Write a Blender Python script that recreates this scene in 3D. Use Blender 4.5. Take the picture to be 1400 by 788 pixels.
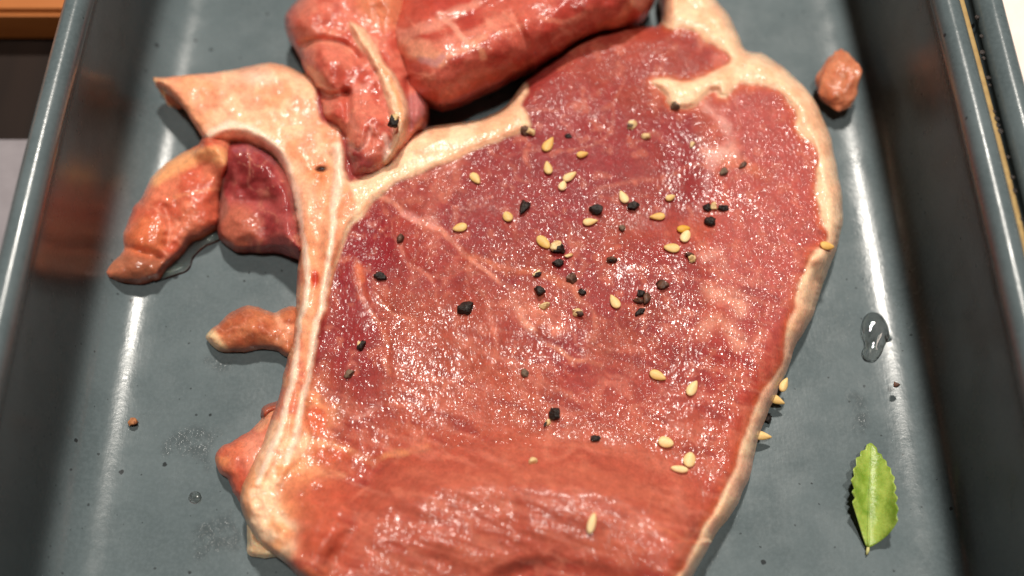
import bpy, bmesh, math, random
import numpy as np
from mathutils import Vector, Matrix, noise as mnoise

for o in list(bpy.data.objects):
    bpy.data.objects.remove(o, do_unlink=True)
scene = bpy.context.scene
COL = scene.collection
R = math.radians

# ------------------------------------------------------------------ camera
FPX, CXP, CYP = 1500.0, 700.0, 394.0          # focal length in photo pixels, photo centre
DEP = R(62.0)                                  # camera looks down by 62 degrees
DIST = 0.255
FWD = np.array([0, math.cos(DEP), -math.sin(DEP)])
UPV = np.array([0, math.sin(DEP), math.cos(DEP)])
CAM = np.array([0, 0, 0.010]) - DIST * FWD
cd = bpy.data.cameras.new('camera'); cam = bpy.data.objects.new('camera', cd); COL.objects.link(cam)
cam.location = CAM; cam.rotation_euler = (R(90) - DEP, 0, 0)
cd.sensor_width = 36; cd.lens = 36 * FPX / 1400; cd.clip_start = 0.005; cd.clip_end = 20
cd.dof.use_dof = True; cd.dof.focus_distance = 0.2465; cd.dof.aperture_fstop = 6.5
scene.camera = cam
def pix(u, v, z):
    """photo pixel + height (m) -> world point(s)"""
    u = np.asarray(u, float); v = np.asarray(v, float); z = np.asarray(z, float)
    xc = (u - CXP) / FPX; yc = -(v - CYP) / FPX
    d = FWD[None] + xc.reshape(-1, 1) * np.array([[1, 0, 0]]) + yc.reshape(-1, 1) * UPV[None]
    t = (z.reshape(-1) - CAM[2]) / d[:, 2]
    return CAM[None] + d * t[:, None]

# ------------------------------------------------------------------ light
w = bpy.data.worlds.new('World'); scene.world = w; w.use_nodes = True
w.node_tree.nodes['Background'].inputs[0].default_value = (1.0, 0.93, 0.86, 1)
w.node_tree.nodes['Background'].inputs[1].default_value = 0.018
def area(name, loc, tgt, size, power, col):
    l = bpy.data.lights.new(name, 'AREA'); l.shape = 'DISK'; l.size = size; l.energy = power; l.color = col
    o = bpy.data.objects.new(name, l); COL.objects.link(o); o.location = loc
    o.rotation_euler = (Vector(tgt) - Vector(loc)).to_track_quat('-Z', 'Y').to_euler()
    return o
area('ceiling_lamp', (0.11, 1.20, 2.26), (0, 0, 0), 0.18, 61.0, (1.0, 0.93, 0.84))
area('ceiling_lamp', (0.14, -0.35, 2.50), (0, 0, 0), 0.17, 37.0, (1.0, 0.92, 0.83))
scene.view_settings.view_transform = 'Standard'; scene.view_settings.look = 'None'
scene.view_settings.exposure = 0.0; scene.view_settings.gamma = 1.0
scene.view_settings.use_curve_mapping = False

# ------------------------------------------------------------------ helpers
def tag(o, label=None, cat=None, group=None, kind=None):
    if label: o['label'] = label
    if cat: o['category'] = cat
    if group: o['group'] = group
    if kind: o['kind'] = kind
    return o
def mkobj(name, me, mat=None, parent=None):
    o = bpy.data.objects.new(name, me); COL.objects.link(o)
    if mat is not None and len(me.materials) == 0: me.materials.append(mat)
    if parent is not None: o.parent = parent
    return o
def empty(name, loc):
    o = bpy.data.objects.new(name, None); COL.objects.link(o); o.location = loc; o.empty_display_size = 0.01
    return o
def mesh_np(name, verts, faces, smooth=True):
    me = bpy.data.meshes.new(name)
    me.from_pydata([tuple(p) for p in verts], [], [tuple(int(i) for i in f) for f in faces])
    if smooth: me.polygons.foreach_set('use_smooth', [True] * len(me.polygons))
    me.update(); return me
def lin(r, g, b):
    f = lambda c: (c / 255) / 12.92 if c / 255 <= 0.04045 else ((c / 255 + 0.055) / 1.055) ** 2.4
    return np.array([f(r), f(g), f(b)])
def ss(a, b, x):
    t = np.clip((x - a) / (b - a), 0, 1); return t * t * (3 - 2 * t)
def hash2(ix, iy, seed):
    h = (ix.astype(np.int64) * 374761393 + iy.astype(np.int64) * 668265263 + seed * 1442695041) & 0xffffffff
    h = ((h ^ (h >> 13)) * 1274126177) & 0xffffffff
    h = h ^ (h >> 16)
    return (h & 0xffffff) / float(0xffffff)
def vn(x, y, seed=0):
    x0 = np.floor(x); y0 = np.floor(y); fx = x - x0; fy = y - y0
    fx = fx * fx * (3 - 2 * fx); fy = fy * fy * (3 - 2 * fy)
    a = hash2(x0, y0, seed); b = hash2(x0 + 1, y0, seed); c = hash2(x0, y0 + 1, seed); d = hash2(x0 + 1, y0 + 1, seed)
    return (a * (1 - fx) + b * fx) * (1 - fy) + (c * (1 - fx) + d * fx) * fy
def fbm(u, v, size, seed=0, oct=3):
    s = 0; a = 0.5; tot = 0; k = 1.0 / size
    for i in range(oct):
        s = s + a * vn(u * k, v * k, seed + 17 * i); tot += a; a *= 0.5; k *= 2.03
    return s / tot            # 0..1
def spline(pts, closed, step=6.0):
    P = np.array(pts, float); n = len(P); out = []
    rng = range(n) if closed else range(n - 1)
    for i in rng:
        if closed: p0, p1, p2, p3 = P[i - 1], P[i], P[(i + 1) % n], P[(i + 2) % n]
        else: p0, p1, p2, p3 = P[max(i - 1, 0)], P[i], P[i + 1], P[min(i + 2, n - 1)]
        k = max(1, int(np.linalg.norm((p2 - p1)[:2]) / step))
        for j in range(k):
            t = j / k
            out.append(0.5 * ((2 * p1) + (-p0 + p2) * t + (2 * p0 - 5 * p1 + 4 * p2 - p3) * t * t + (-p0 + 3 * p1 - 3 * p2 + p3) * t ** 3))
    if not closed: out.append(P[-1])
    return np.array(out)
def seg_dist(Q, A, B):
    """min distance from points Q (n,2) to segments; returns dist, nearest point, segment parameter index"""
    n = len(Q); best = np.full(n, 1e9); near = np.zeros((n, 2)); par = np.zeros(n)
    for k in range(len(A)):
        ab = B[k] - A[k]; L = ab @ ab + 1e-9
        t = np.clip(((Q - A[k]) @ ab) / L, 0, 1)
        c = A[k] + t[:, None] * ab
        d = np.hypot(Q[:, 0] - c[:, 0], Q[:, 1] - c[:, 1])
        m = d < best
        best[m] = d[m]; near[m] = c[m]; par[m] = k + t[m]
    return best, near, par
def inside(Q, P):
    x, y = Q[:, 0], Q[:, 1]; ins = np.zeros(len(Q), bool); n = len(P)
    for i in range(n):
        x1, y1 = P[i]; x2, y2 = P[(i + 1) % n]
        if y1 == y2: continue
        c = ((y1 > y) != (y2 > y)) & (x < (x2 - x1) * (y - y1) / (y2 - y1) + x1)
        ins ^= c
    return ins
def sdf(Q, pts, closed_spline=True, margin=60, step=7):
    """signed distance (px), positive inside; -margin far away"""
    P = spline(pts, True, step) if closed_spline else np.array(pts, float)
    out = np.full(len(Q), -float(margin))
    lo = P.min(0) - margin; hi = P.max(0) + margin
    m = (Q[:, 0] > lo[0]) & (Q[:, 0] < hi[0]) & (Q[:, 1] > lo[1]) & (Q[:, 1] < hi[1])
    if m.any():
        q = Q[m]; d, _, _ = seg_dist(q, P, np.roll(P, -1, 0))
        s = np.where(inside(q, P), d, -d); out[m] = s
    return out
def ldist(Q, pts, margin=60, step=7):
    """distance to open polyline minus nothing; also fraction along"""
    P = spline(pts, False, step)
    out = np.full(len(Q), float(margin)); fr = np.zeros(len(Q))
    lo = P.min(0) - margin; hi = P.max(0) + margin
    m = (Q[:, 0] > lo[0]) & (Q[:, 0] < hi[0]) & (Q[:, 1] > lo[1]) & (Q[:, 1] < hi[1])
    if m.any():
        d, _, p = seg_dist(Q[m], P[:-1], P[1:]); out[m] = np.minimum(d, margin); fr[m] = p / (len(P) - 1)
    return out, fr

# ------------------------------------------------------------------ node helpers
def newmat(name):
    m = bpy.data.materials.new(name); m.use_nodes = True
    nt = m.node_tree; b = nt.nodes['Principled BSDF']
    return m, nt, b
def N(nt, t, **kw):
    n = nt.nodes.new(t)
    for k, v in kw.items():
        if k in ('op',): n.operation = v
        else: setattr(n, k, v)
    return n
def L(nt, a, b): nt.links.new(a, b)
def val(nt, op, a, b=None, clamp=False):
    n = nt.nodes.new('ShaderNodeMath'); n.operation = op; n.use_clamp = clamp
    for i, x in enumerate((a, b)):
        if x is None: continue
        if isinstance(x, (int, float)): n.inputs[i].default_value = x
        else: nt.links.new(x, n.inputs[i])
    return n.outputs[0]
def mapr(nt, x, a, b, c, d, smooth=True):
    n = nt.nodes.new('ShaderNodeMapRange'); n.interpolation_type = 'SMOOTHSTEP' if smooth else 'LINEAR'
    nt.links.new(x, n.inputs[0])
    for i, q in enumerate((a, b, c, d)): n.inputs[1 + i].default_value = q
    return n.outputs[0]
def coords(nt, scale, rot=(0, 0, 0)):
    tc = nt.nodes.new('ShaderNodeTexCoord'); mp = nt.nodes.new('ShaderNodeMapping')
    mp.inputs['Scale'].default_value = scale if hasattr(scale, '__len__') else (scale,) * 3
    mp.inputs['Rotation'].default_value = rot
    nt.links.new(tc.outputs['Object'], mp.inputs[0]); return mp.outputs[0]
def noise(nt, vec, scale, detail=3, rough=0.55, dist=0.0):
    n = nt.nodes.new('ShaderNodeTexNoise'); n.inputs['Scale'].default_value = scale
    n.inputs['Detail'].default_value = detail; n.inputs['Roughness'].default_value = rough
    n.inputs['Distortion'].default_value = dist
    nt.links.new(vec, n.inputs['Vector']); return n.outputs['Fac']
def voro(nt, vec, scale, feature='F1', out='Distance', smooth=None, rnd=1.0):
    n = nt.nodes.new('ShaderNodeTexVoronoi'); n.feature = feature; n.inputs['Scale'].default_value = scale
    n.inputs['Randomness'].default_value = rnd
    if smooth is not None: n.inputs['Smoothness'].default_value = smooth
    nt.links.new(vec, n.inputs['Vector']); return n.outputs[out]
def mixc(nt, fac, a, b, blend='MIX'):
    n = nt.nodes.new('ShaderNodeMix'); n.data_type = 'RGBA'; n.blend_type = blend
    for s, x in ((n.inputs[0], fac), (n.inputs[6], a), (n.inputs[7], b)):
        if isinstance(x, (int, float)): s.default_value = x
        elif hasattr(x, '__len__'): s.default_value = (x[0], x[1], x[2], 1)
        else: nt.links.new(x, s)
    return n.outputs[2]
def bump(nt, h, dist, strength=1.0, normal=None):
    n = nt.nodes.new('ShaderNodeBump'); n.inputs['Distance'].default_value = dist
    if isinstance(strength, (int, float)): n.inputs['Strength'].default_value = strength
    else: nt.links.new(strength, n.inputs['Strength'])
    nt.links.new(h, n.inputs['Height'])
    if normal is not None: nt.links.new(normal, n.inputs['Normal'])
    return n.outputs[0]

# ------------------------------------------------------------------ materials
def meat_material():
    """wet raw meat: pigment from the 'pigment' attribute, moisture grain from the 'grain' attribute"""
    m, nt, b = newmat('raw_meat')
    at = N(nt, 'ShaderNodeAttribute', attribute_name='pigment')
    gr = N(nt, 'ShaderNodeAttribute', attribute_name='grain')
    mm = coords(nt, 1000.0)
    # fibre grain stretched a little along one direction
    fib = coords(nt, (1000.0, 620.0, 1000.0), (0, 0, R(28)))
    n1 = noise(nt, mm, 0.55, 4, 0.6); n2 = noise(nt, fib, 2.2, 3, 0.6)
    k = val(nt, 'ADD', mapr(nt, n1, 0.3, 0.7, -0.16, 0.16, False), mapr(nt, n2, 0.3, 0.7, -0.13, 0.13, False))
    k = val(nt, 'ADD', k, 1.0)
    hsv = N(nt, 'ShaderNodeHueSaturation'); L(nt, at.outputs['Color'], hsv.inputs['Color']); L(nt, k, hsv.inputs['Value']); hsv.inputs['Saturation'].default_value = 1.03; hsv.inputs['Hue'].default_value = 0.503
    L(nt, hsv.outputs[0], b.inputs['Base Color'])
    b.inputs['Subsurface Weight'].default_value = 0.42
    b.inputs['Subsurface Radius'].default_value = (1.0, 0.35, 0.22)
    b.inputs['Subsurface Scale'].default_value = 0.0028
    b.inputs['Roughness'].default_value = 0.5
    b.inputs['Specular IOR Level'].default_value = 0.12
    # moisture beads: domes about a millimetre across, flattened and uneven
    wob = N(nt, 'ShaderNodeVectorMath', operation='ADD')
    nz = nt.nodes.new('ShaderNodeTexNoise'); nz.inputs['Scale'].default_value = 0.9; nz.inputs['Detail'].default_value = 1; L(nt, mm, nz.inputs['Vector'])
    L(nt, fib, wob.inputs[0]); L(nt, nz.outputs['Color'], wob.inputs[1])
    v1 = voro(nt, wob.outputs[0], 1.12, 'SMOOTH_F1', 'Distance', 0.15); v2 = noise(nt, fib, 1.5, 1, 0.5, 0.2)
    v3 = noise(nt, fib, 0.5, 1, 0.5)
    h = val(nt, 'ADD', val(nt, 'MULTIPLY', val(nt, 'MULTIPLY', v1, v1), -1.0), val(nt, 'MULTIPLY', v2, 0.5))
    h = val(nt, 'ADD', h, val(nt, 'MULTIPLY', v3, 0.8))
    pn = noise(nt, mm, 0.085, 4, 0.6, 0.3)
    patch = mapr(nt, pn, 0.38, 0.62, 0.62, 1.0)
    stg = val(nt, 'MULTIPLY', gr.outputs['Fac'], patch)
    bn = bump(nt, h, 0.00034, stg)
    fine = bump(nt, noise(nt, fib, 2.4, 2, 0.6), 0.00016, 0.5)
    L(nt, fine, b.inputs['Normal'])
    wt = N(nt, 'ShaderNodeAttribute', attribute_name='wet')
    L(nt, val(nt, 'MULTIPLY', mapr(nt, pn, 0.36, 0.62, 0.40, 1.0), wt.outputs['Fac'], True), b.inputs['Coat Weight'])
    b.inputs['Coat IOR'].default_value = 1.38
    L(nt, mapr(nt, gr.outputs['Fac'], 0.25, 0.8, 0.23, 0.125), b.inputs['Coat Roughness'])
    L(nt, bn, b.inputs['Coat Normal'])
    return m
MEAT = meat_material()

def tray_material():
    m, nt, b = newmat('grey_glaze')
    mm = coords(nt, 1000.0)
    base = mixc(nt, mapr(nt, noise(nt, mm, 0.05, 4, 0.6), 0.3, 0.7, 0, 1), lin(84, 95, 98), lin(96, 107, 110))
    base = mixc(nt, mapr(nt, noise(nt, mm, 1.1, 3, 0.6), 0.35, 0.7, 0, 0.35), base, lin(105, 117, 121))
    # dark flecks in the glaze, two sizes, sparse
    def flecks(scale, thr, keep):
        wv = N(nt, 'ShaderNodeVectorMath', operation='ADD')
        nz = nt.nodes.new('ShaderNodeTexNoise'); nz.inputs['Scale'].default_value = 1.6; L(nt, mm, nz.inputs['Vector'])
        sc = N(nt, 'ShaderNodeVectorMath', operation='SCALE'); sc.inputs['Scale'].default_value = 0.5; L(nt, nz.outputs['Color'], sc.inputs[0])
        L(nt, mm, wv.inputs[0]); L(nt, sc.outputs[0], wv.inputs[1])
        v = nt.nodes.new('ShaderNodeTexVoronoi'); v.inputs['Scale'].default_value = scale; L(nt, wv.outputs[0], v.inputs['Vector'])
        sx = N(nt, 'ShaderNodeSeparateColor'); L(nt, v.outputs['Color'], sx.inputs[0])
        r = val(nt, 'MULTIPLY', val(nt, 'SUBTRACT', sx.outputs[0], keep), thr / (1 - keep))
        return mapr(nt, val(nt, 'SUBTRACT', r, v.outputs['Distance']), -0.015, 0.03, 0, 1)
    f = val(nt, 'MAXIMUM', flecks(0.22, 0.15, 0.45), val(nt, 'MULTIPLY', flecks(0.50, 0.17, 0.62), 0.75))
    col = mixc(nt, val(nt, 'MULTIPLY', f, 0.85), base, lin(30, 32, 34))
    L(nt, col, b.inputs['Base Color'])
    rr = mapr(nt, noise(nt, mm, 0.09, 4, 0.65), 0.3, 0.7, 0.17, 0.29)
    L(nt, rr, b.inputs['Roughness'])
    b.inputs['Specular IOR Level'].default_value = 0.36
    streak = coords(nt, (1000.0, 140.0, 1000.0))
    hh = val(nt, 'ADD', val(nt, 'MULTIPLY', noise(nt, streak, 1.3, 3, 0.6), 0.5), noise(nt, mm, 0.8, 4, 0.65))
    L(nt, bump(nt, hh, 0.00005, 0.6), b.inputs['Normal'])
    return m
TRAY = tray_material()
def simple(name, col, rough=0.5, spec=0.5, col2=None, nscale=0.3, bumpd=0.0, bscale=1.0, sss=0.0, stretch=None):
    m, nt, b = newmat(name); mm = coords(nt, stretch if stretch else 1000.0)
    c2 = col2 if col2 is not None else np.array(col) * 0.75
    L(nt, mixc(nt, mapr(nt, noise(nt, mm, nscale, 4, 0.6), 0.3, 0.7, 0, 1), col, c2), b.inputs['Base Color'])
    b.inputs['Roughness'].default_value = rough; b.inputs['Specular IOR Level'].default_value = spec
    if bumpd: L(nt, bump(nt, noise(nt, mm, bscale, 3, 0.6), bumpd, 0.8), b.inputs['Normal'])
    if sss:
        b.inputs['Subsurface Weight'].default_value = sss; b.inputs['Subsurface Radius'].default_value = (1, 0.7, 0.4)
        b.inputs['Subsurface Scale'].default_value = 0.0008
    return m
TAN = simple('bare_clay_edge', lin(176, 148, 96), 0.7, 0.3, lin(158, 128, 80), 0.4)
SEED = simple('sesame_seed', lin(248, 216, 160), 0.5, 0.3, lin(236, 194, 130), 0.45, 0.00008, 1.6, 0.25)
SEED2 = simple('toasted_sesame', lin(240, 196, 122), 0.5, 0.3, lin(222, 168, 96), 0.45, 0.00008, 1.6, 0.25)
for m_ in (SEED, SEED2):
    nt_ = m_.node_tree; b_ = nt_.nodes['Principled BSDF']; src = b_.inputs['Base Color'].links[0].from_socket
    oi = nt_.nodes.new('ShaderNodeObjectInfo'); hs = nt_.nodes.new('ShaderNodeHueSaturation')
    nt_.links.new(src, hs.inputs['Color']); nt_.links.new(mapr(nt_, oi.outputs['Random'], 0, 1, 0.8, 1.06, False), hs.inputs['Value'])
    nt_.links.new(mapr(nt_, oi.outputs['Random'], 0, 1, 1.2, 0.9, False), hs.inputs['Saturation']); nt_.links.new(hs.outputs[0], b_.inputs['Base Color'])
PBLACK = simple('pepper_husk', lin(52, 42, 37), 0.5, 0.4, lin(20, 16, 15), 1.2, 0.0006, 1.6)
PBROWN = simple('pepper_brown', lin(112, 74, 56), 0.5, 0.4, lin(56, 38, 32), 0.8, 0.0002, 1.2)
PCREAM = simple('pepper_core', lin(244, 216, 164), 0.6, 0.3, lin(204, 160, 102), 0.7, 0.0002, 1.4)
PGREY = simple('pepper_grey', lin(134, 112, 92), 0.55, 0.3, lin(84, 68, 58), 0.8, 0.0002, 1.2)
def water_mat():
    m, nt, b = newmat('meat_juice')
    b.inputs['Base Color'].default_value = (0.96, 0.95, 0.94, 1); b.inputs['Roughness'].default_value = 0.03
    b.inputs['Transmission Weight'].default_value = 1.0; b.inputs['IOR'].default_value = 1.33
    return m
WATER = water_mat()
def film_mat():
    m, nt, b = newmat('wet_film')
    b.inputs['Base Color'].default_value = (0.04, 0.045, 0.048, 1); b.inputs['Roughness'].default_value = 0.12
    mm = coords(nt, 1000.0); L(nt, bump(nt, noise(nt, mm, 1.1, 2, 0.6), 0.0004, 0.9), b.inputs['Normal'])
    at = N(nt, 'ShaderNodeAttribute', attribute_name='grain')
    a = val(nt, 'MULTIPLY', at.outputs['Fac'], mapr(nt, noise(nt, mm, 0.35, 3, 0.6), 0.35, 0.6, 0.03, 0.20))
    L(nt, a, b.inputs['Alpha'])
    return m
FILM = film_mat()

# ------------------------------------------------------------------ table and background
def box_mesh(name, x0, x1, y0, y1, z0, z1, bev=0.001):
    bm = bmesh.new(); bmesh.ops.create_cube(bm, size=1)
    bmesh.ops.scale(bm, vec=(x1 - x0, y1 - y0, z1 - z0), verts=bm.verts)
    bmesh.ops.translate(bm, vec=((x0 + x1) / 2, (y0 + y1) / 2, (z0 + z1) / 2), verts=bm.verts)
    if bev: bmesh.ops.bevel(bm, geom=bm.edges[:], offset=bev, segments=2, affect='EDGES')
    me = bpy.data.meshes.new(name); bm.to_mesh(me); bm.free(); return me
TABLEM = simple('dark_brown_wood', lin(36, 25, 20), 0.6, 0.15, lin(24, 17, 14), 0.05, 0, 1, 0, (1000.0, 120.0, 1000.0))
ORANGE = simple('orange_wood', lin(176, 104, 48), 0.5, 0.4, lin(152, 84, 36), 0.05, 0.0001, 0.6, 0, (200.0, 1000.0, 1000.0))
LILAC = simple('pale_paper', lin(142, 136, 140), 0.7, 0.3, lin(130, 124, 128), 0.08)
ZT = -0.008
tb = mkobj('table', box_mesh('table', -0.7, 0.9, -0.5, 0.7, ZT - 0.03, ZT, 0.002), TABLEM); tag(tb, kind='structure')
p = pix([40], [57], [ZT])[0]
ob = mkobj('wooden_board', box_mesh('wooden_board', p[0] - 0.30, p[0] + 0.022, p[1], p[1] + 0.16, ZT, ZT + 0.012, 0.0015), ORANGE)
tag(ob, 'orange brown wooden board on the table past the top left tray rim', 'board')
p = pix([5], [193], [ZT])[0]
pp = mkobj('paper_sheet', box_mesh('paper_sheet', p[0] - 0.22, p[0] + 0.008, p[1] - 0.14, p[1], ZT, ZT + 0.0006, 0), LILAC)
tag(pp, 'pale grey paper on the table left of the tray rim', 'paper')

# ------------------------------------------------------------------ trays
# profile: (offset outward from the floor edge, z, bow weight)
HW, HL, RC = 0.0800, 0.165, 0.020
PROF = [(0.0000, 0.0000), (0.0045, 0.0001), (0.0085, 0.0006), (0.0120, 0.0018), (0.0148, 0.0040), (0.0165, 0.0070), (0.0174, 0.0110),
        (0.0177, 0.0170), (0.0177, 0.0250), (0.0172, 0.0330), (0.0160, 0.0405), (0.0142, 0.0450), (0.0133, 0.0472), (0.0133, 0.0492), (0.0142, 0.0508), (0.0157, 0.0515),
        (0.0172, 0.0511), (0.0185, 0.0500), (0.0191, 0.0484), (0.0191, 0.0462), (0.0198, 0.0440), (0.0202, 0.0400),
        (0.0206, 0.0250), (0.0204, 0.0100), (0.0186, 0.0020), (0.0150, -0.0030), (0.0080, -0.0058), (-0.010, -0.0062), (-0.014, ZT + 0.0001), (-0.022, ZT + 0.0001), (-0.026, -0.0050)]
def rr_loop(off, nside=26, ncor=12):
    hx, hy, r = HW + off, HL + off, max(RC + off, 0.004)
    pts = []
    for (cx, cy, a0) in ((hx - r, hy - r, 0), (-(hx - r), hy - r, 90), (-(hx - r), -(hy - r), 180), (hx - r, -(hy - r), 270)):
        for i in range(ncor + 1):
            a = R(a0 + 90 * i / ncor); pts.append((cx + r * math.cos(a), cy + r * math.sin(a)))
        # straight run to next corner
        nx = {0: (-(hx - r), hy), 90: (-hx, -(hy - r)), 180: (hx - r, -hy), 270: (hx, hy - r)}[a0]
        sx, sy = pts[-1]
        for i in range(1, nside): pts.append((sx + (nx[0] - sx) * i / nside, sy + (nx[1] - sy) * i / nside))
    return pts
def bow(x, y):
    return x * (1 + 0.0012 / 0.094 * 1.0) - math.copysign(0.20 * y * y, x) * min(1, abs(x) / 0.05)
def tray_mesh():
    V = []; F = []
    # refine the profile
    P = spline([(a * 1000, z * 1000) for a, z in PROF], False, 0.9) / 1000.0
    nl = len(rr_loop(0))
    for (off, z) in P:
        for (x, y) in rr_loop(off): V.append((bow(x, y), y, z))
    for i in range(len(P) - 1):
        for j in range(nl):
            k = (j + 1) % nl
            F.append((i * nl + j, i * nl + k, (i + 1) * nl + k, (i + 1) * nl + j))
    F.append(tuple(range(nl))[::1])
    last = (len(P) - 1) * nl
    F.append(tuple(last + j for j in range(nl))[::-1])
    me = mesh_np('tray_body', V, F)
    bm = bmesh.new(); bm.from_mesh(me); bmesh.ops.recalc_face_normals(bm, faces=bm.faces); bm.to_mesh(me); bm.free()
    return me
TM = tray_mesh()
def make_tray(x, label, bare):
    t = empty('serving_tray', (x, 0.012, ZT)); tag(t, label, 'tray', 'grey speckled trays')
    b_ = mkobj('body', TM, TRAY, t); b_.location = (0, 0, -ZT)
    if bare:   # bare clay line along the outer right edge of the rim
        V = []; F = []; ys = np.linspace(-0.15, 0.15, 61); n = 8
        for i, y in enumerate(ys):
            xc = bow(HW + 0.0194, y) ; zc = 0.0482
            for j in range(n):
                a = 2 * math.pi * j / n; V.append((xc + 0.0009 * math.cos(a), y, zc + 0.0011 * math.sin(a)))
        for i in range(len(ys) - 1):
            for j in range(n): k = (j + 1) % n; F.append((i * n + j, i * n + k, (i + 1) * n + k, (i + 1) * n + j))
        e = mkobj('bare_edge', mesh_np('bare_edge', V, F), TAN, t); e.location = (0, 0, -ZT)
        e['label'] = 'thin tan unglazed line along the rim'
    return t
def glaze_chips(t):
    rnd = random.Random(5)
    for k, (u, v) in enumerate(((1324, 24), (1330, 50), (1331, 72), (1333, 80), (1339, 107), (1341, 117), (1347, 153), (1350, 163), (1352, 172), (1356, 180), (1366, 215), (1372, 243), (1375, 262), (1384, 300))):
        p_ = pix([u + 12], [v], [.0490])[0]
        bm = bmesh.new(); bmesh.ops.create_icosphere(bm, subdivisions=2, radius=.00055 * rnd.uniform(.7, 1.3))
        for vt in bm.verts: vt.co = Vector((vt.co.x * rnd.uniform(.8, 1.2), vt.co.y * rnd.uniform(.8, 1.3), vt.co.z * .5))
        me = bpy.data.meshes.new('glaze_chip'); bm.to_mesh(me); bm.free()
        c = mkobj('glaze_chip', me, PBLACK, t); c.location = Vector(p_) - t.location
make_tray(0.0, 'dark grey speckled tray holding the raw chop', True)
ntray = make_tray(0.2035, 'neighbouring grey speckled tray, only its rim showing at the right edge', False)
glaze_chips(ntray)

# ------------------------------------------------------------------ meat lumps (pixel outlines, real heights)
MM = 0.001
def grid_lump(outline, hfun, cfun, gfun, step=2.4, floor=0.0004, inset=0.35, warp=2.0, seed=1):
    """returns verts (m), faces, colour, grain, uv(px) for one lump of meat standing on the tray"""
    P = spline(outline, True, 4.0); P = warped(P, warp, 16, 900 + seed)
    lo = P.min(0) - step; hi = P.max(0) + step
    us = np.arange(lo[0], hi[0] + step, step); vs = np.arange(lo[1], hi[1] + step, step)
    U, V_ = np.meshgrid(us, vs); nu, nv = len(us), len(vs)
    Q = np.stack([U.ravel(), V_.ravel()], 1)
    ins = inside(Q, P)
    ic = ins.reshape(nv, nu)
    cell = ic[:-1, :-1] & ic[1:, :-1] & ic[:-1, 1:] & ic[1:, 1:]
    jj, ii = np.nonzero(cell)
    a = jj * nu + ii
    F = np.stack([a, a + nu, a + nu + 1, a + 1], 1)
    used = np.unique(F); remap = -np.ones(len(Q), int); remap[used] = np.arange(len(used))
    F = remap[F]; Q = Q[used]
    # boundary edges
    E = np.concatenate([F[:, [0, 1]], F[:, [1, 2]], F[:, [2, 3]], F[:, [3, 0]]])
    key = np.sort(E, 1); kk = key[:, 0] * (len(Q) + 1) + key[:, 1]
    uq, inv, cnt = np.unique(kk, return_inverse=True, return_counts=True)
    BE = E[cnt[inv] == 1]
    bv = np.unique(BE)
    A = P; B = np.roll(P, -1, 0)
    _, near, _ = seg_dist(Q[bv], A, B)
    Q[bv] = near
    d, _, _ = seg_dist(Q, A, B); d[bv] = 0
    h = hfun(Q, d)
    W = pix(Q[:, 0], Q[:, 1], h * MM)
    C = cfun(Q); G = gfun(Q)
    # skirt
    cen = np.zeros((len(Q), 2)); num = np.zeros(len(Q))
    # inward direction from boundary neighbours: use mean of incident face centres
    fc = Q[F].mean(1)
    for k in range(4):
        np.add.at(cen, F[:, k], fc); np.add.at(num, F[:, k], 1)
    inn = cen / np.maximum(num, 1)[:, None] - Q; ln = np.linalg.norm(inn, axis=1) + 1e-9; inn /= ln[:, None]
    # smooth inward direction along the boundary
    nb = {}
    for e0, e1 in BE: nb.setdefault(e0, []).append(e1); nb.setdefault(e1, []).append(e0)
    for _ in range(6):
        new = inn.copy()
        for q in bv:
            s = inn[q] * 1.0
            for r_ in nb[q]: s = s + inn[r_]
            new[q] = s / (np.linalg.norm(s) + 1e-9)
        inn = new
    verts = [W]; cols = [C]; grs = [G]; qs = [Q]; faces = [F]; base = len(Q)
    idx = {q: i for i, q in enumerate(bv)}
    prev = {q: q for q in bv}
    levels = [(0.75, 0.02), (0.4, 0.15), (0.0, 0.5)]
    for (f_, g_) in levels:
        Wb = W[bv].copy(); zt = Wb[:, 2] - floor
        Wb[:, 2] = floor + zt * f_
        iv = inset(Q[bv]) if callable(inset) else inset
        iv = np.where(inn[bv, 1] < -.15, iv, np.minimum(iv, .35)) if callable(inset) else iv
        off = iv * zt * g_
        Wb[:, 0] += inn[bv, 0] * off; Wb[:, 1] += -inn[bv, 1] * off
        verts.append(Wb); cols.append(C[bv]); grs.append(G[bv]); qs.append(Q[bv])
        cur = {q: base + idx[q] for q in bv}
        faces.append(np.array([(prev[e1], prev[e0], cur[e0], cur[e1]) for e0, e1 in BE]))
        prev = cur; base += len(bv)
    return np.concatenate(verts), np.concatenate(faces), np.concatenate(cols), np.concatenate(grs), np.concatenate(qs)
def vert_normals(Vv, F):
    n = np.cross(Vv[F[:, 2]] - Vv[F[:, 0]], Vv[F[:, 3]] - Vv[F[:, 1]])
    vnm = np.zeros_like(Vv)
    for k in range(4): np.add.at(vnm, F[:, k], n)
    return vnm / (np.linalg.norm(vnm, axis=1)[:, None] + 1e-20)
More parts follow.
